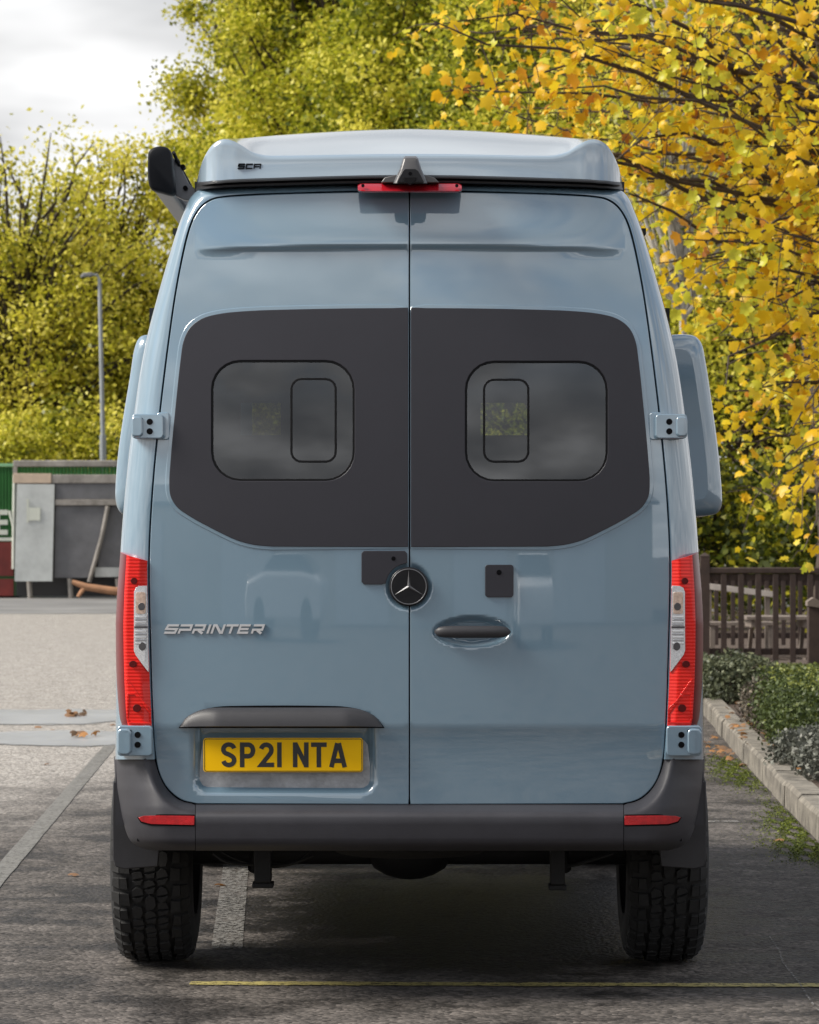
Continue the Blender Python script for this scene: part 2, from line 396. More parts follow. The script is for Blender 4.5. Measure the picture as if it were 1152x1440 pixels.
# ---- doors
door_r = np.vstack([cat_rom([(578.2, 271), (640, 271.3), (700, 272.5), (760, 274.2), (800, 276), (835, 278.5), (852, 282), (865, 290), (875, 302.5), (884, 324), (899.3, 392), (912.3, 478), (927, 600), (936, 700), (940.2, 790), (938.4, 900), (934.5, 1020), (931.5, 1062), (926, 1088), (915, 1108), (897, 1123), (875, 1129)], 4), [(578.2, 1130)]])
win_r = np.vstack([cat_rom([(578.2, 433), (660, 433.5), (740, 435), (800, 437), (842, 441), (868, 448), (885, 461), (894, 480), (898, 505), (905, 570), (911.5, 640), (914, 680), (912, 698), (903, 713), (885, 726), (850, 745), (818, 760), (795, 766), (770, 768.5)], 4), [(578.2, 769)]])
glass_r = rr(655, 508.5, 854, 676, 40)
glass_l = rr(298, 507.5, 498, 675.5, 40)
sl_r = rr(681, 534, 743, 649, 14)
sl_l = rr(410, 533, 472, 649, 14)
grow = lambda poly, d: np.array(poly) + d * (lambda c: (np.array(poly) - c) / (np.linalg.norm(np.array(poly) - c, axis=1)[:, None]))(np.array(poly).mean(0))
fine_l = [(256, 996, 540, 1124, 5.5), (536, 786, 573, 864, 3.0), (258, 331, 573, 356, 3.2)]
fine_r = [(602, 862, 726, 915, 3.2), (579, 786, 616, 864, 3.0), (579, 331, 894, 356, 3.2)]
def inflate(poly, d):
    p = np.array(poly, float); t = np.roll(p, -1, 0) - np.roll(p, 1, 0); n = np.stack([t[:, 1], -t[:, 0]], 1); n /= np.linalg.norm(n, axis=1)[:, None] + 1e-9
    if inside(p, p + n * 0.5).mean() > 0.5: n = -n
    return p + n * d
for side in (1, -1):
    f = (lambda q: np.array(q)) if side == 1 else mir
    gl = glass_r if side == 1 else glass_l
    sl = sl_r if side == 1 else sl_l
    door = panel('rear_door', f(door_r), M_paint, VAN, holes=[inflate(gl, 4)], fine=fine_r if side == 1 else fine_l, grid=10)
    door['label'] = 'rear door with the recessed pull handle' if side == 1 else 'rear door with the yellow number plate'
    lip = inflate(win_r, 4.2); lip[lip[:, 0] < 581, 0] = 578.4
    lih = inflate(win_r, -1.5); lih[lih[:, 0] < 585, 0] = 582.0
    panel('panel_surround', f(lip), M_paint, door, holes=[f(lih)], off=-0.003, grid=60, edge=8, rim=0.004, roll=0.003, feat=False)
    wp = inflate(win_r, -0.8); wp[wp[:, 0] < 582, 0] = 578.7
    panel('window_panel', f(wp), M_panel, door, holes=[inflate(gl, 1.8)], off=-0.0065, grid=22, edge=8, rim=0.006, roll=0.002, feat=False)
    panel('window_seal', inflate(gl, 2.4), M_black, door, holes=[inflate(gl, -1.7)], off=-0.0035, grid=50, edge=8, rim=0.02, roll=0.001, feat=False)
    panel('window_pane', inflate(gl, -1.2), M_glass, door, holes=[inflate(sl, 1.0)], off=-0.0015, grid=40, edge=8, rim=0.0, feat=False)
    panel('slider_frame', inflate(sl, 1.3), M_black, door, holes=[inflate(sl, -1.1)], off=-0.004, grid=50, edge=8, rim=0.006, roll=0.001, feat=False)
    panel('slider_pane', inflate(sl, -1.0), M_glass, door, off=-0.0025, grid=40, edge=8, rim=0.0, feat=False)
    # black weather strip behind the gaps
    seal_o = door_r.copy(); seal_o[seal_o[:, 0] < 580, 0] = 576.0
    seal_o = inflate(seal_o, 9); seal_o[seal_o[:, 0] < 590, 0] = 576.0
    panel('weather_strip', f(seal_o), M_hole, VAN, holes=[f(inflate(win_r, -16) + np.array([0, 0]))], off=0.075, grid=40, edge=14, rim=0.0, feat=False)

# ---- body shell: door frame, corner pillars, sides and roof edge
O_k = [(990, 1068), (989.5, 1020), (988, 900), (983.5, 790), (977, 700), (966, 600), (949, 490), (926, 400), (902, 320), (893.5, 298), (884.5, 278), (873, 267), (852, 262.5), (800, 259), (740, 257), (660, 255.4), (576, 255)]
I_k = [(934.5, 1068), (937.5, 1020), (941.4, 900), (943.3, 790), (939.2, 700), (930.2, 600), (915.6, 478), (902.6, 391), (887.4, 322.5), (878.2, 301), (867, 287), (853, 278.6), (835, 275.2), (800, 272.6), (740, 270.6), (660, 268.2), (576, 267.4)]
O = cat_rom(O_k, 6); I = cat_rom(I_k, 6)
O = np.vstack([O, mir(O)[1:]]); I = np.vstack([I, mir(I)[1:]])
NA = 12
rows = []; nrm = []
IP = S(I[:, 0], I[:, 1], 0.0, False)
YO = np.interp(O[:, 1], [255, 285, 420, 700, 1068], [11.26, 11.27, 11.25, 11.23, 11.22])
rows.append(IP + np.array([0, 0.07, 0])); rows.append(IP + np.array([0, 0.004, 0]))
for a in np.linspace(0, 1, NA):
    l = math.sin(a * math.pi / 2) ** 0.92; dd = 1 - math.cos(a * math.pi / 2) ** 0.92
    pp = I + (O - I) * (0.02 + 0.98 * l); Y = IP[:, 1] + (YO - IP[:, 1]) * dd
    rows.append(W(pp[:, 0], pp[:, 1], Y))
last = rows[-1]
for Y_, s_ in ((11.6, 1.004), (12.4, 1.008), (14.8, 1.010), (15.4, 1.0)):
    q = last.copy(); q[:, 1] = Y_; q[:, 0] *= s_; rows.append(q)
n = len(I); V = np.vstack(rows); F = []
for i in range(len(rows) - 1):
    for k in range(n - 1): F.append((i*n + k, i*n + k + 1, (i+1)*n + k + 1, (i+1)*n + k))
fix_normals(mobj('body_shell', V, F, M_paint, VAN, 50))
# cab front with windscreen opening, bonnet
m_ = MB()
zt, zb = 2.60, 0.55
def wall_with_hole(mb, x0, x1, z0, z1, holes_x, hz0, hz1, y0, y1):
    xs = [x0] + [c for h in holes_x for c in h] + [x1]
    mb.box(x0, x1, y0, y1, z0, hz0); mb.box(x0, x1, y0, y1, hz1, z1)
    for i in range(0, len(xs), 2): mb.box(xs[i], xs[i + 1], y0, y1, hz0, hz1)
wall_with_hole(m_, -0.80, 0.80, 0.5, 2.66, [(-0.72, 0.72)], 1.35, 2.25, 15.42, 15.47)
m_.build('cab_front', M_paint, VAN)
m_ = MB(); m_.loft([[(-0.9, 15.48, 0.5), (0.9, 15.48, 0.5), (0.9, 15.48, 1.33), (-0.9, 15.48, 1.33)], [(-0.86, 16.35, 0.5), (0.86, 16.35, 0.5), (0.86, 16.35, 1.12), (-0.86, 16.35, 1.12)], [(-0.78, 16.55, 0.5), (0.78, 16.55, 0.5), (0.78, 16.55, 0.95), (-0.78, 16.55, 0.95)]])
m_.build('bonnet', M_paint, VAN, bevel=0.05)
mobj('windscreen', [(-0.72, 15.44, 1.35), (0.72, 15.44, 1.35), (0.72, 15.44, 2.25), (-0.72, 15.44, 2.25)], [(0, 1, 2, 3)], M_screen, VAN)
# dark living-area lining with two gaps to the windscreen
m_ = MB(); Yb = 14.4
def q_(px, py): return W(px, py, Yb)
xl0, xl1 = q_(338, 0)[0], q_(395, 0)[0]; xr0, xr1 = q_(676, 0)[0], q_(742, 0)[0]
wall_with_hole(m_, -0.86, 0.86, 0.5, 2.6, [(xl0, xl1), (xr0, xr1)], float(q_(0, 612)[2]), float(q_(0, 566)[2]), Yb, Yb + 0.04)
m_.box(-0.86, 0.86, 11.3, Yb - 0.005, 0.62, 0.64); m_.box(-0.80, 0.80, 11.4, Yb - 0.005, 2.55, 2.57)
m_.box(-0.88, -0.865, 11.4, Yb - 0.005, 0.65, 2.3); m_.box(0.865, 0.88, 11.4, Yb - 0.005, 0.65, 2.3)
m_.build('cabin_lining', M_inter, VAN)

# ---- side sills and wheel-arch bodywork
for s in (1, -1):
    m_ = MB()
    m_.box(s*0.94 - 0.03, s*0.94 + 0.03, 12.62, 15.3, 0.42, 0.80)
    m_.box(s*0.955 - 0.03, s*0.955 + 0.03, 11.30, 11.72, 0.56, 0.80)
    ring_o, ring_i = [], []
    for k in range(13):
        a = math.pi * k / 12
        ring_i.append((12.15 + 0.46 * math.cos(a), 0.42 + 0.44 * math.sin(a))); ring_o.append((12.15 + 0.53 * math.cos(a), 0.42 + 0.51 * math.sin(a)))
    m_.loft([[(s*0.90, a[0], a[1]), (s*1.005, a[0], a[1]), (s*1.005, b[0], b[1]), (s*0.90, b[0], b[1])] for a, b in zip(ring_i, ring_o)])
    fix_normals(m_.build('sill', M_trim, VAN))

# ---- bumper
dcurve = cat_rom([(935.5, 1064), (932.5, 1076), (928, 1090), (917, 1110), (899, 1125.5), (877, 1131.2)], 6)
def d_in(py): return np.where(py < 1131, np.interp(py, dcurve[:, 1], dcurve[:, 0]), 877.6)
def d_out(py): return np.interp(py, [1062, 1085, 1109, 1147, 1168, 1180, 1187, 1192, 1196], [991.8, 990.8, 988.3, 981, 975.5, 970.5, 964, 955, 940])
def bump_depth(px, py):
    dist = bdist(np.vstack([dcurve, [(876, 1131.5), (576, 1131.5), (576, 900), (930, 900)]]), np.stack([px, py], 1))
    p = np.interp(py, [1064, 1100, 1135, 1150, 1196], [0.030, 0.055, 0.085, 0.092, 0.080])
    roll = sm(0, 15, dist) * 0.75 + 0.25 * sm(0, 4, dist)
    und = 0.07 * np.clip((py - 1182) / 14, 0, 1) ** 2.2
    return -p * roll + und + 0.020
for s in (1, -1):
    f = 1 if s == 1 else -1
    pys = np.concatenate([np.linspace(1064.5, 1128, 20), [1130, 1132, 1134.5, 1138, 1142, 1147], np.linspace(1153, 1182, 8), [1186, 1190, 1193.5, 1196]])
    rows = []
    for py in pys:
        a0, a1 = float(d_in(py)), float(d_out(py))
        t = np.linspace(0, 1, 26); t = 1 - (1 - t) ** 1.35
        px = a0 + (a1 - a0) * t; pv = np.full_like(px, py)
        base = S(px, pv, 0, False)[:, 1] + bump_depth(px, pv)
        px0 = np.maximum(a0, a1 - 62)
        base = base + 0.34 * (1 - np.sqrt(np.clip(1 - (np.clip((px - px0) / (a1 - px0 + 1e-6), 0, 1) * 0.998) ** 2, 0, 1)))
        r = W(px, pv, base)
        ext = np.repeat(r[-1:], 3, 0); ext[:, 1] = np.maximum(ext[:, 1], [11.45, 11.6, 11.74])
        r = np.vstack([r, ext]); r[:, 0] *= f; rows.append(r)
    n = len(rows[0]); V = np.vstack(rows); F = [(i*n + k, i*n + k + 1, (i+1)*n + k + 1, (i+1)*n + k) for i in range(len(rows) - 1) for k in range(n - 1)]
    if s == 1: F = [q[::-1] for q in F]
    mobj('bumper_corner', V, F, M_trim, VAN, 60)
    pts = [(879, 1148), (930, 1147.5), (950, 1147.8), (957, 1150), (953, 1155), (940, 1158.5), (879, 1160)]
    def bfn(u, v, o_=-0.002, s=s):
        uu = np.where(u < 576, 1152 - u, u); p = W(uu, v, S(uu, v, 0, False)[:, 1] + bump_depth(uu, v) + 0.34 * (1 - np.sqrt(np.clip(1 - np.clip((uu - 918) / 62, 0, .99) ** 2, 0, 1))) + o_)
        p[:, 0] = np.where(u < 576, -p[:, 0], p[:, 0]); return p
    pp = np.array(pts) if s == 1 else mir(pts)
    panel('bumper_reflector', pp, M_refl, VAN, grid=8, edge=5, rim=0.01, roll=0.001, feat=False, fn=lambda u, v: bfn(u, v, -0.004))
    panel('reflector_bezel', inflate(pp, 2.0), M_hole, VAN, grid=8, edge=5, rim=0.008, roll=0.001, feat=False, fn=lambda u, v: bfn(u, v, -0.0015))
pys = np.array([1131.4, 1132.4, 1134, 1136.5, 1140, 1144, 1150, 1160, 1170, 1178, 1184, 1188, 1191.5, 1194.5, 1196.5])
rows = []
for py in pys:
    px = np.linspace(275.2, 876.8, 60); pv = np.full_like(px, py); uu = np.where(px < 576, 1152 - px, px)
    Y = S(uu, pv, 0, False)[:, 1] + bump_depth(uu, pv) - 0.002
    rows.append(W(px, pv, Y))
q = rows[-1].copy(); q[:, 1] += 0.12; rows.append(q)
n = 60; V = np.vstack(rows); F = [((i+1)*n + k, (i+1)*n + k + 1, i*n + k + 1, i*n + k) for i in range(len(rows) - 1) for k in range(n - 1)]
mobj('bumper_centre', V, F, M_trim, VAN, 60)
# black gap behind the bumper joint
MB().box(-0.90, 0.90, 11.14, 11.18, 0.52, 0.80).build('bumper_beam', M_hole, VAN)

# ---- tail lamps
def lamp_in(py): return np.interp(py, [775, 800, 900, 960, 1022], [944.6, 945.2, 943.6, 941.5, 938.6])
def lamp_out(py): return np.interp(py, [775, 800, 830, 876, 920, 960, 1000, 1012, 1022], [982.5, 984.5, 987, 989.3, 989, 988, 985.8, 984.5, 982])
def lamp_pt(px, py, off=0.0):
    px = np.asarray(px, float); py = np.asarray(py, float)
    a0, a1 = lamp_in(py), lamp_out(py); t = (px - a0) / (a1 - a0)
    b0 = S(a0, py, 0, False)[..., 1] - 0.004
    u = np.clip((t - 0.66) / 0.34, 0, 0.9995)
    Y = b0 - 0.016 * np.clip(t * 4, 0, 1) + 0.012 * t + 0.15 * (1 - np.sqrt(1 - u ** 2)) + off
    return W(px, py, Y)
for s in (1, -1):
    lamp = None
    pys = np.linspace(0, 1, 60); V = []; nc = 26
    for v in pys:
        t = np.linspace(0, 1, nc)
        top = 788.5 - 12.5 * t; bot = 1020.5 + 0 * t
        py = top + (bot - top) * v; px = lamp_in(py) + (lamp_out(py) - lamp_in(py)) * (1 - (1 - t) ** 1.4)
        r = lamp_pt(px, py); e = np.repeat(r[-1:], 2, 0); e[:, 1] += [0.05, 0.16]; r = np.vstack([r[:1] + [0, 0.03, 0], r, e]); r[:, 0] *= s; V.append(r)
    n = len(V[0]); F = [(i*n + k, i*n + k + 1, (i+1)*n + k + 1, (i+1)*n + k) for i in range(59) for k in range(n - 1)]
    if s == 1: F = [q[::-1] for q in F]
    F += [tuple(range(n)) if s == -1 else tuple(range(n))[::-1]]
    lamp = mobj('tail_lamp', np.vstack(V), F, [M_lens, M_lens_d], VAN, 50)
    for p in lamp.data.polygons:
        c = abs(p.center.x); 
        if p.index < 59 * (n - 1) and (p.index % (n - 1)) >= 17: p.material_index = 1
    def lp(name, pts, m, off, grid=6, rim=0.004, roll=0.001):
        pp = np.array(pts, float) if s == 1 else mir(pts)
        def fn(u, v):
            p = lamp_pt(np.where(u < 576, 1152 - u, u), v, off); p[:, 0] = np.where(u < 576, -p[:, 0], p[:, 0]); return p
        return panel(name, pp, m, lamp, grid=grid, edge=5, rim=rim, roll=roll, feat=False, fn=fn)
    lp('clear_lens', [(945.6, 824), (956, 824.5), (961, 827), (963, 833), (963.3, 915), (961, 921), (953, 932), (943.2, 945)], M_clear, -0.006)
    lp('indicator_cover', rr(947.5, 833, 960.5, 863, 2.5, 4), M_amber, -0.008)
    lp('lens_divider', [(944.6, 881), (963, 881), (963, 883), (944.6, 883)], M_bulbg, -0.009)
    for k_ in range(9):
        y_ = 867 + k_ * 3.6 if k_ < 4 else 887 + (k_ - 4) * 4.2
        lp('lens_rib', [(946.5, y_), (961.5, y_), (961.5, y_ + 1.5), (946.5, y_ + 1.5)], M_chrome if k_ % 2 == 0 else M_satin, -0.0085)
    for (cx, cy, rx, ry, mm) in ((963.5, 817, 4.3, 4.3, M_bulb), (965, 934, 5.2, 4.4, M_bulb), (959.5, 996, 5.4, 5.2, M_bulb), (953, 853, 4.6, 5.0, M_bulbg), (952, 909, 4.6, 5.4, M_bulbg)):
        lp('bulb', circ(cx, cy, rx, ry, 14), mm, -0.0095)
    # raised frame round the lower reversing-light cell
    fr_o = [(939.8, 1017.5), (939.8, 997), (962, 975), (973, 975.5), (974, 1010), (971, 1017)]
    fo = resamp(fr_o, 4)
    pp = fo if s == 1 else mir(fo)
    def fn2(u, v):
        p = lamp_pt(np.where(u < 576, 1152 - u, u), v, -0.0035); p[:, 0] = np.where(u < 576, -p[:, 0], p[:, 0]); return p
    panel('lamp_cell_frame', pp, M_lens, lamp, holes=[inflate(pp, -1.8)], grid=30, edge=4, rim=0.003, roll=0.001, feat=False, fn=fn2)
    sp = resamp([(941, 1001), (968, 962), (973.5, 955), (974.5, 957), (969.5, 964), (942, 1003)], 5); sp = sp if s == 1 else mir(sp)
    panel('lamp_spear', sp, M_lens, lamp, grid=30, edge=4, rim=0.003, roll=0.001, feat=False, fn=fn2)

# ---- hinges
def hinge(px0, py0, px1, py1, s, low):
    f = (lambda q: np.array(q, float)) if s == 1 else mir
    def fn(off):
        def g(u, v):
            uu = np.where(u < 576, 1152 - u, u)
            Y = S(np.minimum(uu, 938), v, 0, False)[:, 1] + off + 0.0026 * np.maximum(uu - (957 if not low else 975), 0)
            p = W(uu, v, Y); p[:, 0] = np.where(u < 576, -p[:, 0], p[:, 0]); return p
        return g
    h = panel('door_hinge', f(rr(px0, py0, px1, py1, 4)), M_paint, VAN, grid=7, edge=5, rim=0.05, roll=0.004, feat=False, fn=fn(-0.030))
    hx = 941.5 if not low else 958.5
    ys = (593, 606.5) if not low else (1033.5, 1047.5)
    for y_ in ys: panel('bolt_hole', f(circ(hx, y_, 4.2, 4.2, 14)), M_hole, h, grid=30, edge=3, rim=0.004, roll=0.0005, feat=False, fn=fn(-0.0325))
    kn = rr(954, 588, 964.5, 611.5, 3) if not low else rr(970, 1027.5, 984.5, 1059, 4.5)
    panel('hinge_knuckle', f(kn), M_paint, h, grid=5, edge=4, rim=0.02, roll=0.006, feat=False, fn=fn(-0.040))
    gx = (951.5, 953.3) if not low else (967.5, 969.3)
    panel('knuckle_gap', f([(gx[0], py0 + 4), (gx[1], py0 + 4), (gx[1], py1 - 5), (gx[0], py1 - 5)]), M_hole, h, grid=30, edge=5, rim=0.003, roll=0.0003, feat=False, fn=fn(-0.0325))
for s in (1, -1):
    hinge(924, 584, 965, 615, s, False); hinge(939.5, 1022.5, 985.5, 1061.5, s, True)
    panel('hinge_pad', (rr(915.5, 581.5, 930, 617, 3) if s == 1 else mir(rr(915.5, 581.5, 930, 617, 3))), M_paint, VAN, grid=12, edge=5, rim=0.01, roll=0.004, off=-0.006, feat=False)

# ---- small fittings on the doors
fit = lambda name, pts, m, off=-0.008, rim=0.012, roll=0.002, parent=VAN, grid=9, edge=6: panel(name, pts, m, parent, grid=grid, edge=edge, rim=rim, roll=roll, off=off, feat=False)
arc = [(575 + 33.5 * math.cos(a), 825 + 33.5 * math.sin(a)) for a in np.linspace(R(-92), R(-172), 10)]
lp_ = [(512, 775.5), (569, 775.5), (572, 778.5)] + [(572.0, 791.5)] + arc[1:] + [(541, 819), (537, 821), (512, 821), (509.3, 818), (509.3, 778.5)]
cp = fit('cover_plate', lp_, M_panel)
fit('keyhole', circ(553.5, 785.5, 3.0, 3.0, 12), M_hole, -0.0095, 0.002, 0.0003, cp, 30, 3)
cp = fit('cover_plate', rr(683.3, 795, 721.5, 839, 3.5), M_panel)
fit('keyhole', circ(702, 805, 3.6, 3.6, 12), M_hole, -0.0095, 0.002, 0.0003, cp, 30, 3)
# round emblem
em = fit('emblem', circ(575, 825, 25.8, None, 48), M_badge, -0.012, 0.03, 0.004, VAN, 5, 4)
c0 = S(np.array([575.0]), np.array([825.0]), -0.017, False)[0]
mb = MB(); rad = 24.6 / 431
ring = []
for k in range(64):
    a = 2 * math.pi * k / 64; d = np.array([math.cos(a), 0, math.sin(a)])
    ring.append([c0 + d * (rad + 0.0016 * math.cos(b)) + np.array([0, -0.0016 * math.sin(b), 0]) for b in np.linspace(0, 2 * math.pi, 7)[:-1]])
ring.append(ring[0]); mb.loft(ring, cap=False); mb.build('emblem_ring', M_badges, em, True)
mb = MB(); vv = [c0 + np.array([0, -0.006, 0])]
for k in range(6):
    a = R(90 + 60 * k); rr_ = rad * 0.98 if k % 2 == 0 else rad * 0.105
    vv.append(c0 + np.array([math.cos(a) * rr_, 0.0005, math.sin(a) * rr_]))
fix_normals(mb.add(vv, [(0, 1 + k, 1 + (k + 1) % 6) for k in range(6)]).build('emblem_star', M_badges, em, False))
MB().tube([c0 + np.array([0.0012, -0.0085, 0.012]), c0 + np.array([0.0012, -0.0035, rad])], 0.0008, 5).build('emblem_split', M_hole, em)
# pull handle bar in its dish
hb = []; ts = np.linspace(0, 1, 24)
for t in ts:
    px = 611.0 + 107.5 * t; e = abs(2 * t - 1); rz = 8.8 / 431 * math.sqrt(max(0.02, 1 - e ** 7)); ry = 0.016 * math.sqrt(max(0.03, 1 - e ** 7))
    cc_ = S(np.array([px]), np.array([888.6]), -0.012 - 0.010 * (1 - e ** 3), False)[0]
    hb.append([cc_ + np.array([0, -ry * math.cos(b), rz * math.sin(b)]) for b in np.linspace(0, 2 * math.pi, 15)[:-1]])
fix_normals(MB().loft(hb).build('pull_handle', M_trim2, VAN, True))
# plate grip above the number plate
gp = []
for t in np.linspace(0, 1, 50):
    px = 253.5 + 284.5 * t; e = abs(2 * t - 1); d = min(px - 253.5, 538 - px)
    top = 1021.5 - 27.0 * (1 - max(0, 1 - d / 52) ** 2.0) ** 0.62
    h = (1022.5 - top)
    prof = [(0.02, 0.000), (0.02, -0.012), (0.16, -0.030), (0.38, -0.042), (0.75, -0.050), (0.96, -0.052), (1.0, -0.045), (1.0, 0.02)]
    k_ = 0.35 + 0.65 * min(1, d / 50)
    gp.append([S(np.array([px]), np.array([top + h * a]), b * k_ if b < 0 else b, False)[0] for a, b in prof])
fix_normals(MB().loft(gp).build('plate_grip', M_trim2, VAN, 40))
panel('grip_gasket', np.vstack([cat_rom([(251.5, 1023.5), (262, 1011), (280, 1000), (305, 994.5), (340, 993), (452, 993), (487, 994.5), (512, 1000), (530, 1011), (540.5, 1023.5)], 4)]), M_hole, VAN, grid=14, edge=6, rim=0.004, roll=0.001, off=-0.0025, feat=False)
# plate backing in pale scuffed plastic
M_back = mat('scuffed_plate_recess', (0.42, 0.43, 0.45), 0.30, metal=0.25, var=0.35, vscale=14, bump=0.15, bscale=90, coat=0.6)
panel('plate_backing', rr(277, 1027, 520, 1114, 10), M_back, VAN, grid=12, edge=7, rim=0.004, roll=0.002, off=0.028 + 0.018, feat=False)
plate = panel('number_plate', rr(286.5, 1038.3, 510, 1085.5, 4, 5), M_plate, VAN, grid=30, edge=12, rim=0.006, roll=0.0012, off=0.008, feat=False)
bo = rr(287.1, 1038.9, 509.4, 1084.9, 3.6, 5)
panel('plate_border', bo, M_plate_edge, plate, holes=[inflate(bo, -0.9)], grid=60, edge=12, rim=0.0, off=0.0072, feat=False)

def strokes(name, letters, m, parent, off, thick, shear=0.0):
    """letters: list of (x0, y_base, w, h, [(polyline in 0..1, closed)], stroke px)"""
    V, F = [], []; layer = 0
    for (x0, yb, w, h, polys, sw) in letters:
        for li, (pl, closed) in enumerate(polys):
            p = np.array([(x0 + u * w, yb - v * h) for u, v in pl]); p = np.array([q for i_, q in enumerate(p) if i_ == 0 or np.linalg.norm(q - p[i_ - 1]) > 0.25]); n = len(p); L, Rr = [], []
            for i in range(n):
                a = p[i - 1] if (i > 0 or closed) else None; c = p[(i + 1) % n] if (i < n - 1 or closed) else None
                d1 = (p[i] - a) / (np.linalg.norm(p[i] - a) + 1e-9) if a is not None else None
                d2 = (c - p[i]) / (np.linalg.norm(c - p[i]) + 1e-9) if c is not None else None
                if d1 is None: d1 = d2
                if d2 is None: d2 = d1
                n1 = np.array([-d1[1], d1[0]]); n2 = np.array([-d2[1], d2[0]]); mi = n1 + n2; mi /= max(1e-6, np.linalg.norm(mi))
                k = sw / 2 / max(0.45, float(mi @ n1)); L.append(p[i] + mi * k); Rr.append(p[i] - mi * k)
            L = np.array(L); Rr = np.array(Rr)
            for q in (L, Rr): q[:, 0] += shear * (yb - q[:, 1])
            oo = off - 0.00025 * li
            LP = S(L[:, 0], L[:, 1], oo, False); RP = S(Rr[:, 0], Rr[:, 1], oo, False)
            b = len(V); back = np.array([0, thick, 0])
            V += list(LP) + list(RP) + list(LP + back) + list(RP + back)
            for i in range(n if closed else n - 1):
                j = (i + 1) % n
                F += [(b + i, b + j, b + n + j, b + n + i), (b + i, b + 2*n + i, b + 2*n + j, b + j), (b + n + i, b + n + j, b + 3*n + j, b + 3*n + i)]
            if not closed:
                F += [(b, b + n, b + 3*n, b + 2*n), (b + n - 1, b + 3*n - 1, b + 4*n - 1, b + 2*n - 1)]
    return fix_normals(mobj(name, V, F, m, parent, False))
def arcp(cx, cy, rx, ry, a0, a1, n=8): return [(cx + rx * math.cos(R(a0 + (a1 - a0) * k / n)), cy + ry * math.sin(R(a0 + (a1 - a0) * k / n))) for k in range(n + 1)]
ex, ey = 0.16, 0.095      # half stroke in unit letter coordinates
def SS(): return [(arcp(0.5, 0.72, 0.34, 0.195, 10, 90, 4) + arcp(0.5, 0.72, 0.34, 0.195, 90, 235, 7) + [(0.5, 0.515)] + arcp(0.5, 0.285, 0.34, 0.195, 55, -90, 7) + arcp(0.5, 0.285, 0.34, 0.195, -90, -170, 4), False)]
PL = {
 'S': SS(),
 'P': [([(ex, 0), (ex, 1)], False), ([(ex, 1 - ey), (0.55, 1 - ey)] + arcp(0.55, 0.675, 0.29, 0.23, 85, -85, 8) + [(0.55, 0.445), (ex, 0.445)], False)],
 '2': [(arcp(0.5, 0.70, 0.33, 0.205, 170, 0, 8) + arcp(0.5, 0.70, 0.33, 0.24, -10, -45, 2) + [(0.18, ey), (1.0, ey)], False)],
 '1': [([(0.5, 0), (0.5, 1)], False)],
 'N': [([(ex, 0), (ex, 1)], False), ([(ex + .02, 0.93), (1 - ex - .02, 0.07)], False), ([(1 - ex, 0), (1 - ex, 1)], False)],
 'T': [([(0, 1 - ey), (1, 1 - ey)], False), ([(0.5, 0), (0.5, 1 - ey)], False)],
 'A': [([(0.09, 0), (0.46, 0.97)], False), ([(0.54, 0.97), (0.91, 0)], False), ([(0.25, 0.26), (0.75, 0.26)], False)],
}
ltr = []
for ch, x0, w in (('S', 310.5, 22.5), ('P', 337, 22.5), ('2', 363.5, 22), ('1', 387.5, 11), ('N', 411.5, 23), ('T', 437.5, 22), ('A', 464, 23)):
    ltr.append((x0, 1079, w, 35, PL[ch], 6.4))
strokes('plate_lettering', ltr, M_plate_txt, plate, 0.0072, 0.0012)
# silver model lettering
SQ = {
 'S': [([(1, .9), (.12, .9), (.06, .52), (.94, .48), (.88, .1), (0, .1)], False)],
 'P': [([(.1, 0), (.1, .42), (.95, .42), (.95, .9), (.04, .9)], False)],
 'R': [([(.1, 0), (.1, .42), (.92, .42), (.92, .9), (.04, .9)], False), ([(.5, .34), (.95, 0)], False)],
 'I': [([(.5, 0), (.5, 1)], False)],
 'N': [([(.08, 0), (.08, .9), (.25, .9), (.78, .1), (.92, .1), (.92, 1)], False)],
 'T': [([(0, .9), (1, .9)], False), ([(.5, 0), (.5, .8)], False)],
 'E': [([(1, .9), (.1, .9), (.1, .1), (1, .1)], False), ([(.2, .5), (.92, .5)], False)],
 'C': [([(1, .9), (.06, .9), (.06, .1), (1, .1)], False)],
 'A': [([(.06, 0), (.06, .9), (.94, .9), (.94, 0)], False), ([(.18, .42), (.82, .42)], False)],
}
ltr = []
for ch, x0, w in (('S', 230.5, 17), ('P', 249.5, 17), ('R', 269.5, 16), ('I', 288.5, 6), ('N', 296, 17), ('T', 314.5, 17), ('E', 333, 15.5), ('R', 352.5, 15.5)):
    ltr.append((x0, 891.0, w, 12.8, SQ[ch], 3.1))
strokes('model_lettering', ltr, M_chrome, VAN, -0.0065, 0.006, 0.36)
# ---- pop-top roof
cols = [576, 640, 700, 750, 780, 797, 810, 822, 832, 842, 852, 860, 866, 871, 875]
ridge = [219, 219.3, 220.2, 220.8, 220, 215, 206.5, 199.3, 196.3, 197.2, 203, 213, 224.5, 238.5, 254.5]
crest = [181, 182.5, 185.6, 189, 191.6, 193, 194.2, 194.8, 194.4, 196.2, 202.3, 212.4, 224, 238, 254]
botm = [246, 246.5, 248, 249.5, 250.5, 251, 251.5, 252, 252.5, 253.5, 254, 255, 255.5, 256, 257]
Yfc = [11.06, 11.063, 11.07, 11.08, 11.088, 11.093, 11.097, 11.10, 11.105, 11.11, 11.12, 11.14, 11.17, 11.22, 11.32]
Ycr = [11.95, 11.95, 11.94, 11.90, 11.80, 11.68, 11.54, 11.40, 11.28, 11.22, 11.20, 11.21, 11.24, 11.28, 11.37]
K = cat_rom(np.stack([cols, ridge, crest, botm, Yfc, Ycr], 1), 5)
K2 = K[::-1].copy(); K2[:, 0] = 1152 - K2[:, 0]; K = np.vstack([K2[:-1], K])
rows = []
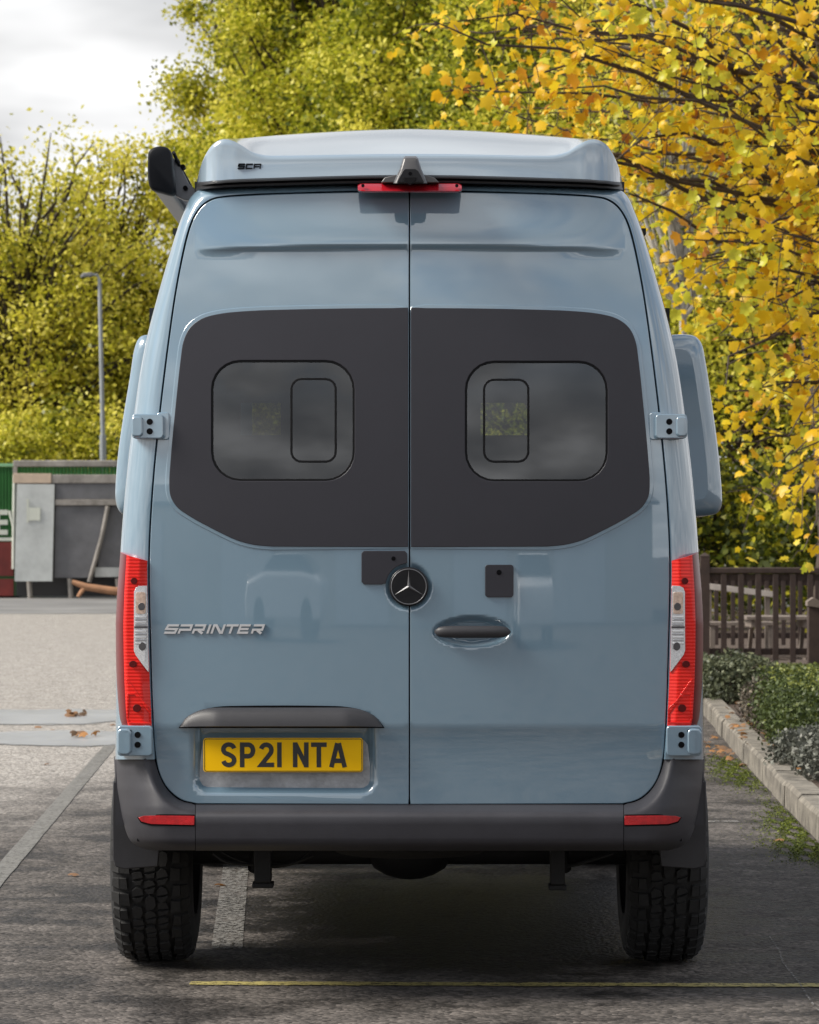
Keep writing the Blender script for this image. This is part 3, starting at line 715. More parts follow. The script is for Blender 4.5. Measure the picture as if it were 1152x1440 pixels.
for t in np.linspace(0, 1, 8):
    rows.append(W(K[:, 0], K[:, 3] + (K[:, 1] - K[:, 3]) * t, K[:, 4] + 0.012 * math.sin(t * math.pi / 2)))
for t in np.linspace(0.06, 1, 14):
    e = t + 0.10 * math.sin(t * math.pi)
    rows.append(W(K[:, 0], K[:, 1] + (K[:, 2] - K[:, 1]) * e, K[:, 4] + 0.012 + (K[:, 5] - K[:, 4] - 0.012) * t))
cr_ = rows[-1]
for dY, dz in ((0.06, 0.004), (0.25, 0.006), (1.2, 0.0), (3.0, -0.05), (3.3, -0.15)):
    q = cr_.copy(); q[:, 1] += dY; q[:, 2] = np.maximum(q[:, 2] + dz, cr_[0, 2] - 0.0 if dz < 0 else -9); rows.append(q)
n = len(K); V = np.vstack(rows); F = [(i*n + k, i*n + k + 1, (i+1)*n + k + 1, (i+1)*n + k) for i in range(len(rows) - 1) for k in range(n - 1)]
roof = fix_normals(mobj('pop_top_roof', V, F, M_roofp, VAN, True))
# rubber seal with two beads under the roof
rows = []
for (dp, dY) in ((-1.5, 0.03), (0, -0.004), (2, -0.016), (4.2, -0.016), (5.8, 0.0), (6.6, 0.004), (8, -0.008), (10.4, -0.006), (11.6, 0.02), (13, 0.10)):
    rows.append(W(K[:, 0] + np.sign(K[:, 0] - 576) * 0.25 * max(dp, 0), K[:, 3] + dp * 0.98, K[:, 4] + dY))
ends = []
n = len(K); V = np.vstack(rows); F = [(i*n + k, i*n + k + 1, (i+1)*n + k + 1, (i+1)*n + k) for i in range(len(rows) - 1) for k in range(n - 1)]
fix_normals(mobj('roof_seal', V, F, M_seal, VAN, 40))
for s in (1, -1):   # seal running forward along the roof sides
    a = W(576 + s * 293, 262.5, 11.33); MB().box(a[0] - 0.02, a[0] + 0.02, 11.30, 14.9, a[2] - 0.022, a[2] + 0.014).build('side_seal', M_seal, VAN)
# roof maker's lettering
ltr = [(334, 237.0, 9.8, 7.5, SQ['S'], 1.2), (345.5, 237.0, 9.3, 7.3, SQ['C'], 1.3), (356.5, 237.0, 9.8, 7.1, SQ['A'], 1.3)]
def strokes_flat(name, letters, m, parent, Y, thick, shear):
    global S
    keep = S; S = lambda u, v, off=0, feat=False: W(u, v, np.full(np.shape(u), Y) + off); o = strokes(name, letters, m, parent, 0, thick, shear); S = keep; return o
strokes_flat('roof_lettering', ltr, M_hole, roof, 11.0955, 0.02, 0.12)
# high brake lamp and reversing camera
def prism(name, outline, Y0, Y1, m, parent, bevel=0.004, taper=1.0):
    o = np.array(outline, float); c = o.mean(0); a = W(o[:, 0], o[:, 1], Y0); b = a.copy(); b[:, 1] = Y1
    cb = b.mean(0); b = cb + (b - cb) * np.array([taper, 1, taper])
    return fix_normals(MB().loft([list(a), list(b)]).build(name, m, parent, 35, bevel))
m_ = MB(); zc0 = W(576, 264, 11.0)[2]
brk = []
for px in np.concatenate([[503.3, 504.5, 507], np.linspace(512, 640, 10), [645, 648, 649.4]]):
    e = min(px - 502.6, 650 - px); k_ = min(1, math.sqrt(e / 6))
    prof = [(257.5, 11.06), (258.6, 11.015), (264, 10.995), (268.5, 10.985), (270.4, 10.992), (271, 11.06)]
    brk.append([W(px, 264.3 + (p - 264.3) * (0.45 + 0.55 * k_), y_) for p, y_ in prof])
bl = fix_normals(m_.loft(brk).build('high_brake_lamp', M_brake, VAN, 50))
for px in (510.5, 642.5):
    c = W(px, 261.3, 10.99); MB().tube([c, c + np.array([0, -0.006, 0.001])], 0.0055, 10).build('screw', M_hole, bl)
cm = prism('camera_foot', [(536, 256.5), (541, 249.5), (556, 245.5), (598, 245.5), (611, 249.5), (618, 256.5)], 10.985, 11.05, M_camb, VAN, 0.003)
prof = [(-22.5, 257.5), (-19, 249), (-13.5, 237.5), (-9, 222.5), (-6, 219.5), (9, 219.5), (12, 222.5), (16.5, 237.5), (21.5, 249), (25, 257.5)]
rg = []
for (Yv, k_, dz) in ((10.905, 0.80, 5.5), (10.91, 0.93, 2.5), (10.935, 1.0, 1.0), (11.0, 1.02, 0), (11.045, 1.0, 0)):
    rg.append([W(576 + a * (k_ if True else 1), (257.5 - (257.5 - b) * (k_ if Yv < 10.93 else 1)) , Yv) for a, b in prof])
rg[0] = [p + np.array([0, 0, 0]) for p in rg[0]]
cb_ = fix_normals(MB().loft(rg).build('reversing_camera', M_camb, VAN, 45))
# black camera face, lower than the hood
fo = [(-17.5, 256), (-13, 247), (-9.5, 240), (-6, 237.5), (8, 237.5), (12, 240), (16, 247), (20.5, 256)]
f_ = prism('camera_face', [(576 + a, b) for a, b in fo], 10.896, 10.93, M_badge, cb_, 0.001)
c = W(577, 244, 10.894); MB().tube([c, c + np.array([0, 0.01, 0])], 0.006, 14).build('camera_lens', M_hole, cb_)
f2 = prism('camera_mount', [(567, 249), (586, 249), (583, 255.5), (577, 258.5), (570, 255.5)], 10.884, 10.92, M_black, cb_, 0.001)
# ---- awning
ao = [(208, 224), (209.5, 213), (216, 207.5), (228, 205.5), (237, 208.5), (241.5, 216), (244, 240), (246, 262), (246.3, 270), (243, 274), (226, 270.5), (213, 266), (209, 258)]
ao = cat_rom(ao, 4, closed=True)
A = W(ao[:, 0], ao[:, 1], 11.30); cA = A.mean(0)
rg = [cA + (A - cA) * k_ + np.array([0, d_, 0]) for k_, d_ in ((0.86, -0.018), (0.94, -0.014), (0.99, -0.004), (1.0, 0.03), (1.0, 0.045))]
aw = fix_normals(MB().loft([list(r) for r in rg]).build('awning', M_awn, VAN, 40))
rg = [cA + (A - cA) * 0.93 + np.array([0, d_, 0]) for d_ in (0.046, 1.2, 2.4, 3.3)]
fix_normals(MB().loft([list(r) for r in rg]).build('awning_casing', M_awnb, aw, 40))
for yb_ in (11.42, 11.95, 13.6):
    b0 = W(243, 225, 11.3); dx_ = np.array([0, yb_ - 11.3, 0])
    pl_ = [W(238, 215, 11.3) + dx_, W(246, 220, 11.3) + dx_, W(262, 252, 11.3) + dx_, W(277, 266, 11.3) + dx_, W(277, 276, 11.3) + dx_, W(256, 276, 11.3) + dx_, W(243, 270, 11.3) + dx_]
    fix_normals(MB().loft([pl_, [p + np.array([0, 0.05, 0]) for p in pl_]]).build('awning_bracket', M_satin if yb_ > 11.5 else M_awnb, aw, 30, 0.002))
for (px, py) in ((257, 234), (260.5, 264), (249, 226)):
    c = W(px, py, 11.40); MB().tube([c, c + np.array([0, 0.05, 0])], 0.008, 10).build('bolt', M_hole, aw)
c0_ = W(252, 240, 11.42); MB().tube([W(244, 214, 11.36), W(252, 232, 11.42), W(268, 262, 11.6)], 0.006, 8).build('awning_strut', M_black, aw)
# ---- side flares
def _fl(rings, m):
    mb = MB().loft(rings, cap=False); n = 2 * m; last_ = (len(rings) - 1) * n
    for b_ in (0, last_): mb.f += [(b_ + i, b_ + i + 1, b_ + n - 2 - i, b_ + n - 1 - i) for i in range(m - 1)]
    return fix_normals(mb.build('side_flare', M_paint, VAN, 60))
def flare(keys, s, Y0, Y1):
    k = cat_rom(keys, 4); P = W(k[:, 0], k[:, 1], Y0 + 0.07); P[:, 1] = Y0
    inner = P[::-1].copy(); inner[:, 0] = s * (np.abs(inner[:, 0]) * 0 + 0.80)
    ringp = np.vstack([P, inner]); c = ringp.mean(0); c[0] = P[:, 0].mean(); rings = []
    ox = np.abs(P[:, 0])
    for (d, sh) in ((0.0, 0.055), (0.004, 0.032), (0.018, 0.012), (0.045, 0.002), (0.08, 0.0), (1.2, -0.012), (Y1 - Y0 - 0.1, 0.0), (Y1 - Y0, 0.06)):
        r = ringp.copy(); m = len(P)
        xi = s * 0.80; wd_ = abs(P[:, 0] - xi).max(); z0_, z1_ = P[:, 2].min(), P[:, 2].max(); zc_ = (z0_ + z1_) / 2
        r[:, 0] = xi + (r[:, 0] - xi) * (1 - sh / wd_); r[:, 2] = zc_ + (r[:, 2] - zc_) * (1 - 2 * sh / (z1_ - z0_)); r[:, 1] += d; rings.append(list(r))
    return _fl(rings, m)
flare([(938, 471), (962, 470), (977, 472.5), (986, 482), (992, 508), (1000, 560), (1008, 617), (1013, 665), (1015.3, 698), (1014.5, 713), (1009, 721.5), (996, 725), (965, 727)], 1, 11.72, 13.7)
flare([(222, 470.5), (204, 471), (197, 474), (190.5, 486), (183, 530), (173, 590), (166, 640), (162.3, 690), (163, 706), (167, 718), (174, 724), (195, 726)], -1, 11.72, 13.7)

# ---- wheels
def make_wheel(s, Yc):
    rngw = random.Random(7 if s > 0 else 9)
    R0, half = 0.373, 0.156
    xc = s * (1.042 - half)
    root = bpy.data.objects.new('wheel', None); COL.objects.link(root); root.parent = VAN; root.empty_display_size = 0.1
    mb = MB()
    xc = s * 0.908
    prof = [(-0.120, 0.215), (-0.138, 0.25), (-0.146, 0.29), (-0.141, 0.325), (-0.130, 0.352), (-0.105, R0 - 0.006), (-0.05, R0), (0.05, R0), (0.105, R0 - 0.006), (0.130, 0.352), (0.141, 0.325), (0.146, 0.29), (0.138, 0.25), (0.120, 0.215)]
    ns = 72; rings = []
    for k in range(ns + 1):
        a = 2 * math.pi * k / ns; rings.append([(xc + t, Yc + r * math.sin(a), 0.389 + r * math.cos(a)) for t, r in prof])
    mb.loft(rings, closed=False, cap=False)
    def rad(t): return np.interp(abs(t), [0, 0.05, 0.105, 0.130, 0.141], [R0, R0, R0 - 0.006, 0.351, 0.326])
    def block(poly, h):
        top = []; bot = []
        for (arc_, t) in poly:
            a = arc_ / R0; r1 = rad(t) + h; r0 = rad(t) - 0.004
            top.append((xc + t, Yc + r1 * math.sin(a), 0.389 + r1 * math.cos(a))); bot.append((xc + t, Yc + r0 * math.sin(a), 0.389 + r0 * math.cos(a)))
        ctr = np.mean(top, 0); top = [tuple(ctr + (np.array(p) - ctr) * 0.93) for p in top]
        n = len(poly); mb.add(bot + top, [tuple(range(n, 2 * n))] + [(i, (i + 1) % n, n + (i + 1) % n, n + i) for i in range(n)])
    circ_ = 2 * math.pi * R0; nb = 40; st = circ_ / nb; h = 0.0155
    for k in range(nb):
        a0 = k * st
        for lane, t0 in enumerate((-0.044, 0.0, 0.044)):
            o_ = a0 + (0.5 * st if lane == 1 else 0.08 * st * lane) + rngw.uniform(-.006, .006)
            w = 0.0205; L = st * 0.47
            j = lambda: rngw.uniform(-.0055, .0055)
            poly = [(o_ - L + j(), t0 - w * .55 + j()), (o_ - L * .9, t0 + w * .6 + j()), (o_ - L * .15 + j(), t0 + w * .98 + j() * .4), (o_ + L * .75, t0 + w * .72 + j()), (o_ + L * .95 + j(), t0 - w * .2 + j()), (o_ + L * .55, t0 - w * .95 + j() * .4), (o_ - L * .45, t0 - w * .92 + j() * .4)]
            if rngw.random() < 0.6:      # block split by a sipe
                q1 = [poly[0], poly[1], poly[2], ((poly[2][0] + poly[6][0]) / 2 - .003, t0), poly[6]]
                q2 = [(poly[2][0] + .006, poly[2][1]), poly[3], poly[4], poly[5], (poly[6][0] + .006, poly[6][1])]
                block(q1, h); block(q2, h)
            else: block(poly, h)
        for sg in (-1, 1):
            o_ = a0 + (0.28 * st if sg > 0 else 0.72 * st); ln = 0.41 if k % 2 else 0.35; i0 = 0.069 if k % 2 else 0.077; dg = rngw.uniform(-.004, .004)
            block([(o_ - st * ln, sg * i0), (o_ - st * ln * .9, sg * 0.107), (o_ + st * ln * .9 + dg, sg * 0.107), (o_ + st * ln, sg * (i0 + .004))], h)
            block([(o_ - st * ln * .95, sg * 0.1075), (o_ - st * ln * .85, sg * 0.137), (o_ + st * ln * .85, sg * (0.137 if k % 2 else 0.131)), (o_ + st * ln * .95, sg * 0.1075)], h * 0.9)
    t = mb.build('tyre', M_tyre, root, 30); 
    # parented under the wheel Empty, which sits at the van's origin
    mb = MB(); rings = []
    for k in range(41):
        a = 2 * math.pi * k / 40; rings.append([(xc + s * tt, Yc + r * math.sin(a), 0.389 + r * math.cos(a)) for tt, r in ((-0.14, 0.22), (-0.05, 0.20), (0.06, 0.205), (0.125, 0.216), (0.135, 0.21), (0.10, 0.19), (0.085, 0.06), (0.10, 0.05), (0.10, 0.0))])
    mb.loft(rings, closed=False, cap=False); fix_normals(mb.build('rim', M_rim, root, 40))
    return root
for Yc in (12.15, 15.75):
    for s in (1, -1): make_wheel(s, Yc)

# ---- mud flaps and underbody
for s in (1, -1):
    o = [(993.3, 1098), (994.2, 1150), (993.6, 1208), (990, 1219), (978, 1222.5), (930, 1219), (927, 1190), (940, 1150), (975, 1105)]
    P = [W(576 + s * (p[0] - 576), p[1], 11.62) for p in o]
    fix_normals(MB().loft([P, [q + np.array([0, 0.02, 0]) for q in P]]).build('mud_flap', M_trim2, VAN, 30, 0.004))
m_ = MB(); m_.box(-0.70, 0.70, 11.20, 15.4, 0.56, 0.70); m_.build('chassis_floor', M_under, VAN)
for s in (1, -1): MB().box(s*0.46 - 0.04, s*0.46 + 0.04, 11.12, 15.2, 0.50, 0.56).build('chassis_rail', M_under, VAN)
m_ = MB(); m_.tube([(-0.78, 12.15, 0.39), (0.78, 12.15, 0.39)], 0.045, 12); ringd = []
for t in np.linspace(-1, 1, 9): ringd.append([(0.17 * t, 12.15 + 0.12 * math.sqrt(max(.02, 1 - t*t)) * math.cos(b), 0.41 + 0.12 * math.sqrt(max(.02, 1 - t*t)) * math.sin(b)) for b in np.linspace(0, 2*math.pi, 13)[:-1]])
m_.loft(ringd); m_.build('rear_axle', M_under, VAN)
m_ = MB(); rg = [[(0.31 * r * math.cos(b), 11.72 + 0.31 * r * math.sin(b), z) for b in np.linspace(0, 2*math.pi, 25)[:-1]] for r, z in ((0.8, 0.43), (1.0, 0.46), (1.0, 0.55), (0.8, 0.555))]
m_.loft(rg); m_.build('spare_wheel', M_tyre, VAN)
for (px, y1, w) in ((370, 1248, 13), (784, 1251, 11)):
    a = W(px, 1190, 11.5); b = W(px, y1, 11.5); hw = w / 412
    m_ = MB(); m_.box(a[0] - hw * .9, a[0] + hw * .9, 11.46, 11.56, b[2] + 0.02, a[2] + 0.05); m_.box(b[0] - hw * 1.15, b[0] + hw * 1.15, 11.47, 11.55, b[2], b[2] + 0.018)
    m_.build('spring_shackle', M_under, VAN, bevel=0.004)
def cable(pts, r): MB().tube(cat_rom([W(p[0], p[1], p[2]) for p in pts], 5), r, 6).build('brake_cable', M_under, VAN)
cable([(300, 1200, 11.5), (318, 1212, 11.5), (360, 1216, 11.5), (405, 1216, 11.5), (440, 1203, 11.5)], 0.006)
cable([(312, 1198, 11.55), (335, 1209, 11.55), (375, 1219, 11.55), (415, 1213, 11.55), (436, 1196, 11.55)], 0.005)
cable([(780, 1222, 11.5), (810, 1216, 11.5), (838, 1208, 11.5), (862, 1200, 11.5)], 0.006)
for s in (1, -1): MB().tube([(s*0.55, 12.02, 0.34), (s*0.50, 11.86, 0.62)], [0.028, 0.028], 10).build('shock_absorber', M_under, VAN)
MB().tube([(-0.20, 15.0, 0.48), (-0.22, 12.6, 0.46), (-0.30, 11.9, 0.50), (-0.28, 11.5, 0.50)], 0.035, 10).build('exhaust_pipe', M_under, VAN)
# ------------------------------------------------------------------ ground
def ground_mat():
    m = bpy.data.materials.new('car_park_asphalt'); m.use_nodes = True; t = m.node_tree; b = t.nodes['Principled BSDF']; L = t.links.new
    tcn = N(t, 'ShaderNodeTexCoord'); sp = N(t, 'ShaderNodeSeparateXYZ'); L(tcn.outputs['Object'], sp.inputs[0])
    def noise(scale, det=5, rough=0.6):
        n_ = N(t, 'ShaderNodeTexNoise'); n_.inputs['Scale'].default_value = scale; n_.inputs['Detail'].default_value = det; n_.inputs['Roughness'].default_value = rough
        L(tcn.outputs['Object'], n_.inputs['Vector']); return n_
    def math_(op, a, b_=None):
        n_ = N(t, 'ShaderNodeMath', operation=op)
        for i, v in enumerate((a, b_)):
            if v is None: continue
            if isinstance(v, (int, float)): n_.inputs[i].default_value = v
            else: L(v, n_.inputs[i])
        return n_.outputs[0]
    big = noise(0.55, 6); mid = noise(4.0, 6, 0.7); fine_ = noise(55, 3, 0.7); vor = N(t, 'ShaderNodeTexVoronoi'); vor.inputs['Scale'].default_value = 58; L(tcn.outputs['Object'], vor.inputs['Vector'])
    vor2 = N(t, 'ShaderNodeTexVoronoi'); vor2.inputs['Scale'].default_value = 32; L(tcn.outputs['Object'], vor2.inputs['Vector'])
    # how pale the surface gets: palest on the open yard, left and beyond the bays
    w = math_('SUBTRACT', math_('MULTIPLY', math_('SUBTRACT', sp.outputs['Y'], 17.5), 1 / 10.0), math_('MULTIPLY', math_('ADD', sp.outputs['X'], 1.2), 0.30))
    w = math_('ADD', w, math_('MULTIPLY', math_('SUBTRACT', big.outputs['Fac'], 0.5), 0.9))
    mr = N(t, 'ShaderNodeMapRange', interpolation_type='SMOOTHSTEP'); L(w, mr.inputs['Value'])
    rampn = N(t, 'ShaderNodeValToRGB'); L(mid.outputs['Fac'], rampn.inputs[0])
    rampn.color_ramp.elements[0].position = 0.30; rampn.color_ramp.elements[0].color = (0.042, 0.037, 0.033, 1)
    rampn.color_ramp.elements[1].position = 0.70; rampn.color_ramp.elements[1].color = (0.135, 0.118, 0.106, 1)
    rampf = N(t, 'ShaderNodeValToRGB'); L(mid.outputs['Fac'], rampf.inputs[0])
    rampf.color_ramp.elements[0].position = 0.3; rampf.color_ramp.elements[0].color = (0.25, 0.228, 0.205, 1)
    rampf.color_ramp.elements[1].position = 0.75; rampf.color_ramp.elements[1].color = (0.365, 0.34, 0.31, 1)
    mx = N(t, 'ShaderNodeMix', data_type='RGBA'); L(mr.outputs[0], mx.inputs['Factor']); L(rampn.outputs[0], mx.inputs['A']); L(rampf.outputs[0], mx.inputs['B'])
    # aggregate: pale and dark chips
    chip = N(t, 'ShaderNodeMapRange'); L(vor.outputs['Color'], chip.inputs['Value']); chip.inputs['To Min'].default_value = 0.10; chip.inputs['To Max'].default_value = 2.2
    mul = N(t, 'ShaderNodeMix', data_type='RGBA', blend_type='MULTIPLY'); mul.inputs['Factor'].default_value = 0.8; L(mx.outputs['Result'], mul.inputs['A']); L(chip.outputs[0], mul.inputs['B'])
    # damp patch plus the van's shade painted into the asphalt (ragged edge)
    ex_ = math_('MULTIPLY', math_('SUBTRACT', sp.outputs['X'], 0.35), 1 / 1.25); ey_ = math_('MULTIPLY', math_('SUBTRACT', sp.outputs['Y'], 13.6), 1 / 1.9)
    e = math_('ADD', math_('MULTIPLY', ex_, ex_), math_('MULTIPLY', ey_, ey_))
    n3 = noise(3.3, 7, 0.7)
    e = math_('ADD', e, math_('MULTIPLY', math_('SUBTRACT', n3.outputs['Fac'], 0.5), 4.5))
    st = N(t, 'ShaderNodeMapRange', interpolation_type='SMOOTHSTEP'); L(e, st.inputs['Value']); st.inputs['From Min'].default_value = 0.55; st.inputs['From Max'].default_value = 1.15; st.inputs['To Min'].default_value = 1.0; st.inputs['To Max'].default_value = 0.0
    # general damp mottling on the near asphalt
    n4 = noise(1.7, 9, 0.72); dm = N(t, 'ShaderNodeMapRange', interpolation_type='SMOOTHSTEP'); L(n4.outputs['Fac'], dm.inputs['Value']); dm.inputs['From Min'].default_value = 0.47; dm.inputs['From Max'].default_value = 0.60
    inv = math_('SUBTRACT', 1.0, mr.outputs[0]); damp = math_('MULTIPLY', math_('MULTIPLY', dm.outputs[0], inv), 0.8); wet_shade = math_('MAXIMUM', st.outputs[0], damp)
    dk = N(t, 'ShaderNodeMix', data_type='RGBA'); L(wet_shade, dk.inputs['Factor']); L(mul.outputs['Result'], dk.inputs['A'])
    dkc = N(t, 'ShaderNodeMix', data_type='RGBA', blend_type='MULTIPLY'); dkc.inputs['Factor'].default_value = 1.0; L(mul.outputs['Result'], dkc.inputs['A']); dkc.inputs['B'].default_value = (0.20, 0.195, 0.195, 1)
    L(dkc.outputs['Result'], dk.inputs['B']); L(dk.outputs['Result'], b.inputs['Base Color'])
    ro = N(t, 'ShaderNodeMapRange'); L(wet_shade, ro.inputs['Value']); ro.inputs['To Min'].default_value = 0.88; ro.inputs['To Max'].default_value = 0.55; L(ro.outputs[0], b.inputs['Roughness'])
    b.inputs['Specular IOR Level'].default_value = 0.35
    hsum = math_('ADD', math_('MULTIPLY', vor.outputs['Distance'], -0.7), math_('ADD', math_('MULTIPLY', fine_.outputs['Fac'], 0.5), math_('MULTIPLY', vor2.outputs['Distance'], -0.5)))
    bp = N(t, 'ShaderNodeBump'); bp.inputs['Strength'].default_value = 0.75; bp.inputs['Distance'].default_value = 0.010; L(hsum, bp.inputs['Height']); L(bp.outputs[0], b.inputs['Normal'])
    return m
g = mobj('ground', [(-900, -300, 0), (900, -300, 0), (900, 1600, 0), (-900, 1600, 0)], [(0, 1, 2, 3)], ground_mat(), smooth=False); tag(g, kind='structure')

def worn(name, col, wear, rough=0.7, scale=9.0):
    m = bpy.data.materials.new(name); m.use_nodes = True; t = m.node_tree; b = t.nodes['Principled BSDF']; L = t.links.new; o = t.nodes['Material Output']
    tcn = N(t, 'ShaderNodeTexCoord'); n1 = N(t, 'ShaderNodeTexNoise'); n1.inputs['Scale'].default_value = scale; n1.inputs['Detail'].default_value = 9; n1.inputs['Roughness'].default_value = 0.75; L(tcn.outputs['Object'], n1.inputs['Vector'])
    b.inputs['Roughness'].default_value = rough
    rp = N(t, 'ShaderNodeValToRGB'); L(n1.outputs['Fac'], rp.inputs[0]); rp.color_ramp.elements[0].position = .35; rp.color_ramp.elements[1].position = .65
    rp.color_ramp.elements[0].color = (*[c * .62 for c in col], 1); rp.color_ramp.elements[1].color = (*col, 1); L(rp.outputs[0], b.inputs['Base Color'])
    tr = N(t, 'ShaderNodeBsdfTransparent'); mx = N(t, 'ShaderNodeMixShader')
    n2 = N(t, 'ShaderNodeTexNoise'); n2.inputs['Scale'].default_value = scale * 4; n2.inputs['Detail'].default_value = 8; n2.inputs['Roughness'].default_value = 0.8; L(tcn.outputs['Object'], n2.inputs['Vector'])
    mr = N(t, 'ShaderNodeMapRange', interpolation_type='SMOOTHSTEP'); L(n2.outputs['Fac'], mr.inputs['Value']); mr.inputs['From Min'].default_value = wear - 0.07; mr.inputs['From Max'].default_value = wear + 0.05
    L(mr.outputs[0], mx.inputs[0]); L(tr.outputs[0], mx.inputs[1]); L(b.outputs[0], mx.inputs[2]); L(mx.outputs[0], o.inputs[0])
    return m
M_wline = worn('worn_white_paint', (0.25, 0.24, 0.225), 0.51)
M_wline2 = worn('worn_grey_bay_paint', (0.22, 0.21, 0.19), 0.43)
M_yline = worn('worn_yellow_paint', (0.44, 0.37, 0.13), 0.455)
def line(name, a, b, w, m, z=0.004, seg=40, seed=1, wob=0.006):
    rg_ = random.Random(seed); a = np.array(a[:2]); b = np.array(b[:2]); d = (b - a) / np.linalg.norm(b - a); nn = np.array([-d[1], d[0]]); V = []
    for i in range(seg + 1):
        c = a + (b - a) * i / seg; k1 = w / 2 + rg_.uniform(-wob, wob); k2 = w / 2 + rg_.uniform(-wob, wob); V += [(*(c + nn * k1), z), (*(c - nn * k2), z)]
    o = mobj(name, V, [(2*i, 2*i + 1, 2*i + 3, 2*i + 2) for i in range(seg)], m, smooth=False); return tag(o, kind='structure')
line('bay_marking', G(0, 1229) + np.array([0.15, -4.2, 0]), G(158, 1046) + np.array([-0.40, 11.5, 0]), 0.095, M_wline2, seed=2, seg=90, wob=0.002)
line('bay_marking', (-0.675, 12.45), (-0.86, 17.0), 0.115, M_wline, seed=3, wob=0.0015)
line('yellow_marking', G(267, 1384), G(1160, 1388.5) + np.array([1.5, -0.01, 0]), 0.088, M_yline, seed=4, seg=120, wob=0.008)
line('short_marking', G(990, 1156), G(1039, 1156), 0.10, M_wline, seed=5, seg=12)
sc_ = [(1082, 1318), (1096, 1338), (1101, 1355), (1118, 1376), (1127, 1388), (1136, 1404), (1148, 1420), (1175, 1440)]
for i in range(len(sc_) - 1): line('scratch_marking', G(*sc_[i]), G(*sc_[i + 1]), 0.006, M_wline, z=0.0045 + 0.0002 * i, seg=6, seed=10 + i, wob=0.002)

o = mobj('concrete_apron', [(-60, 63, 0.004), (20, 65, 0.004), (20, 90, 0.004), (-60, 90, 0.004)], [(0, 1, 2, 3)], mat('grey_apron_concrete', (0.20, 0.195, 0.19), 0.85, var=0.3, vscale=0.5), smooth=False); tag(o, kind='structure')
# shallow puddles on the yard; sky reflection painted in as a pale base
def pud_mat():
    m = mat('puddle_water', (0.33, 0.335, 0.345), 0.34, spec=0.6, var=0.2, vscale=1.5, bump=0.02, bscale=6); t = m.node_tree; L = t.links.new; b = t.nodes['Principled BSDF']; o = t.nodes['Material Output']
    at = N(t, 'ShaderNodeAttribute', attribute_name='tint'); no = N(t, 'ShaderNodeTexNoise'); no.inputs['Scale'].default_value = 5; no.inputs['Detail'].default_value = 8; tcn = N(t, 'ShaderNodeTexCoord'); L(tcn.outputs['Object'], no.inputs['Vector'])
    ad = N(t, 'ShaderNodeMath', operation='ADD'); L(at.outputs['Fac'], ad.inputs[0]); L(no.outputs['Fac'], ad.inputs[1])
    mr = N(t, 'ShaderNodeMapRange', interpolation_type='SMOOTHSTEP'); L(ad.outputs[0], mr.inputs['Value']); mr.inputs['From Min'].default_value = 0.62; mr.inputs['From Max'].default_value = 1.05
    tr = N(t, 'ShaderNodeBsdfTransparent'); mx = N(t, 'ShaderNodeMixShader'); L(mr.outputs[0], mx.inputs[0]); L(tr.outputs[0], mx.inputs[1]); L(b.outputs[0], mx.inputs[2]); L(mx.outputs[0], o.inputs[0]); return m
M_pud = pud_mat()
def puddle(label, cx, cy, rx, ry, seed):
    n = 60; a = np.linspace(0, 2*math.pi, n, endpoint=False)
    w_ = 1 + 0.10 * np.sin(3*a + seed) + 0.07 * np.sin(5*a + 2*seed) + 0.05 * np.sin(9*a); V = [(cx, cy, 0.006)]; at = [1.0]; F = [(0, 1 + i, 1 + (i + 1) % n) for i in range(n)]
    for j, k in enumerate((0.45, 0.75, 0.92, 1.08)):
        V += [(cx + rx * k * w_[i] * math.cos(a[i]), cy + ry * k * w_[i] * math.sin(a[i]), 0.006) for i in range(n)]; at += [(1.0, 0.75, 0.35, 0.0)[j]] * n
        if j: F += [(1 + (j-1)*n + i, 1 + j*n + i, 1 + j*n + (i+1) % n, 1 + (j-1)*n + (i+1) % n) for i in range(n)]
    return tag(mobj('puddle', V, F, M_pud, smooth=False, attr={'tint': at}), label, 'puddle', kind='thing')
puddle('far shallow puddle on the pale yard, left of the van', *G(70, 1008)[:2], 1.25, 1.25, 1)
puddle('nearer shallow puddle on the pale yard, left of the van', *G(45, 1039)[:2], 1.30, 0.95, 4)

# ------------------------------------------------------------------ kerb and planting bed
kx = lambda Y: 2.036 + 0.0314 * (Y - 16.76) + 0.0006 * (Y - 16.76) ** 2
M_kerb = mat('weathered_kerb_concrete', (0.19, 0.170, 0.140), 0.95, var=0.65, vscale=7, bump=0.5, bscale=80)
M_soil = mat('brown_mulch', (0.085, 0.060, 0.045), 0.95, var=0.5, vscale=20, bump=0.8, bscale=60)
KERB = bpy.data.objects.new('kerb', None); COL.objects.link(KERB); tag(KERB, 'weathered concrete kerb edging the planting bed', kind='structure')
rk = random.Random(3); Yk = 8.0
while Yk < 60:
    L_ = 0.915; a = Yk + 0.006; b = Yk + L_ - 0.006
    xa, xb = kx(a), kx(b); j = rk.uniform(-.006, .006); h = 0.14 + rk.uniform(-.006, .006); wd = 0.15
    v = []
    for (xx, yy) in ((xa + j, a), (xb + j, b)):
        v.append([(xx, yy, -0.05), (xx + 0.004, yy, h - 0.022), (xx + 0.022, yy, h), (xx + wd, yy, h), (xx + wd, yy, -0.05)])
    o = MB().loft(v).build('kerb_stone', M_kerb, KERB, 20); fix_normals(o); Yk += L_
rows = []
for Y_ in np.linspace(8, 62, 80): rows.append([(kx(Y_) + 0.15 + dx_, Y_, 0.095 + 0.02 * math.sin(Y_ * 3 + dx_ * 7) * math.cos(dx_ * 5 + Y_) + 0.025 * min(1, dx_)) for dx_ in np.concatenate([np.linspace(0.0, 3, 24), [6, 14, 40]])])
tag(MB().loft(rows, closed=False).build('planting_bed', M_soil, None, True), kind='structure')

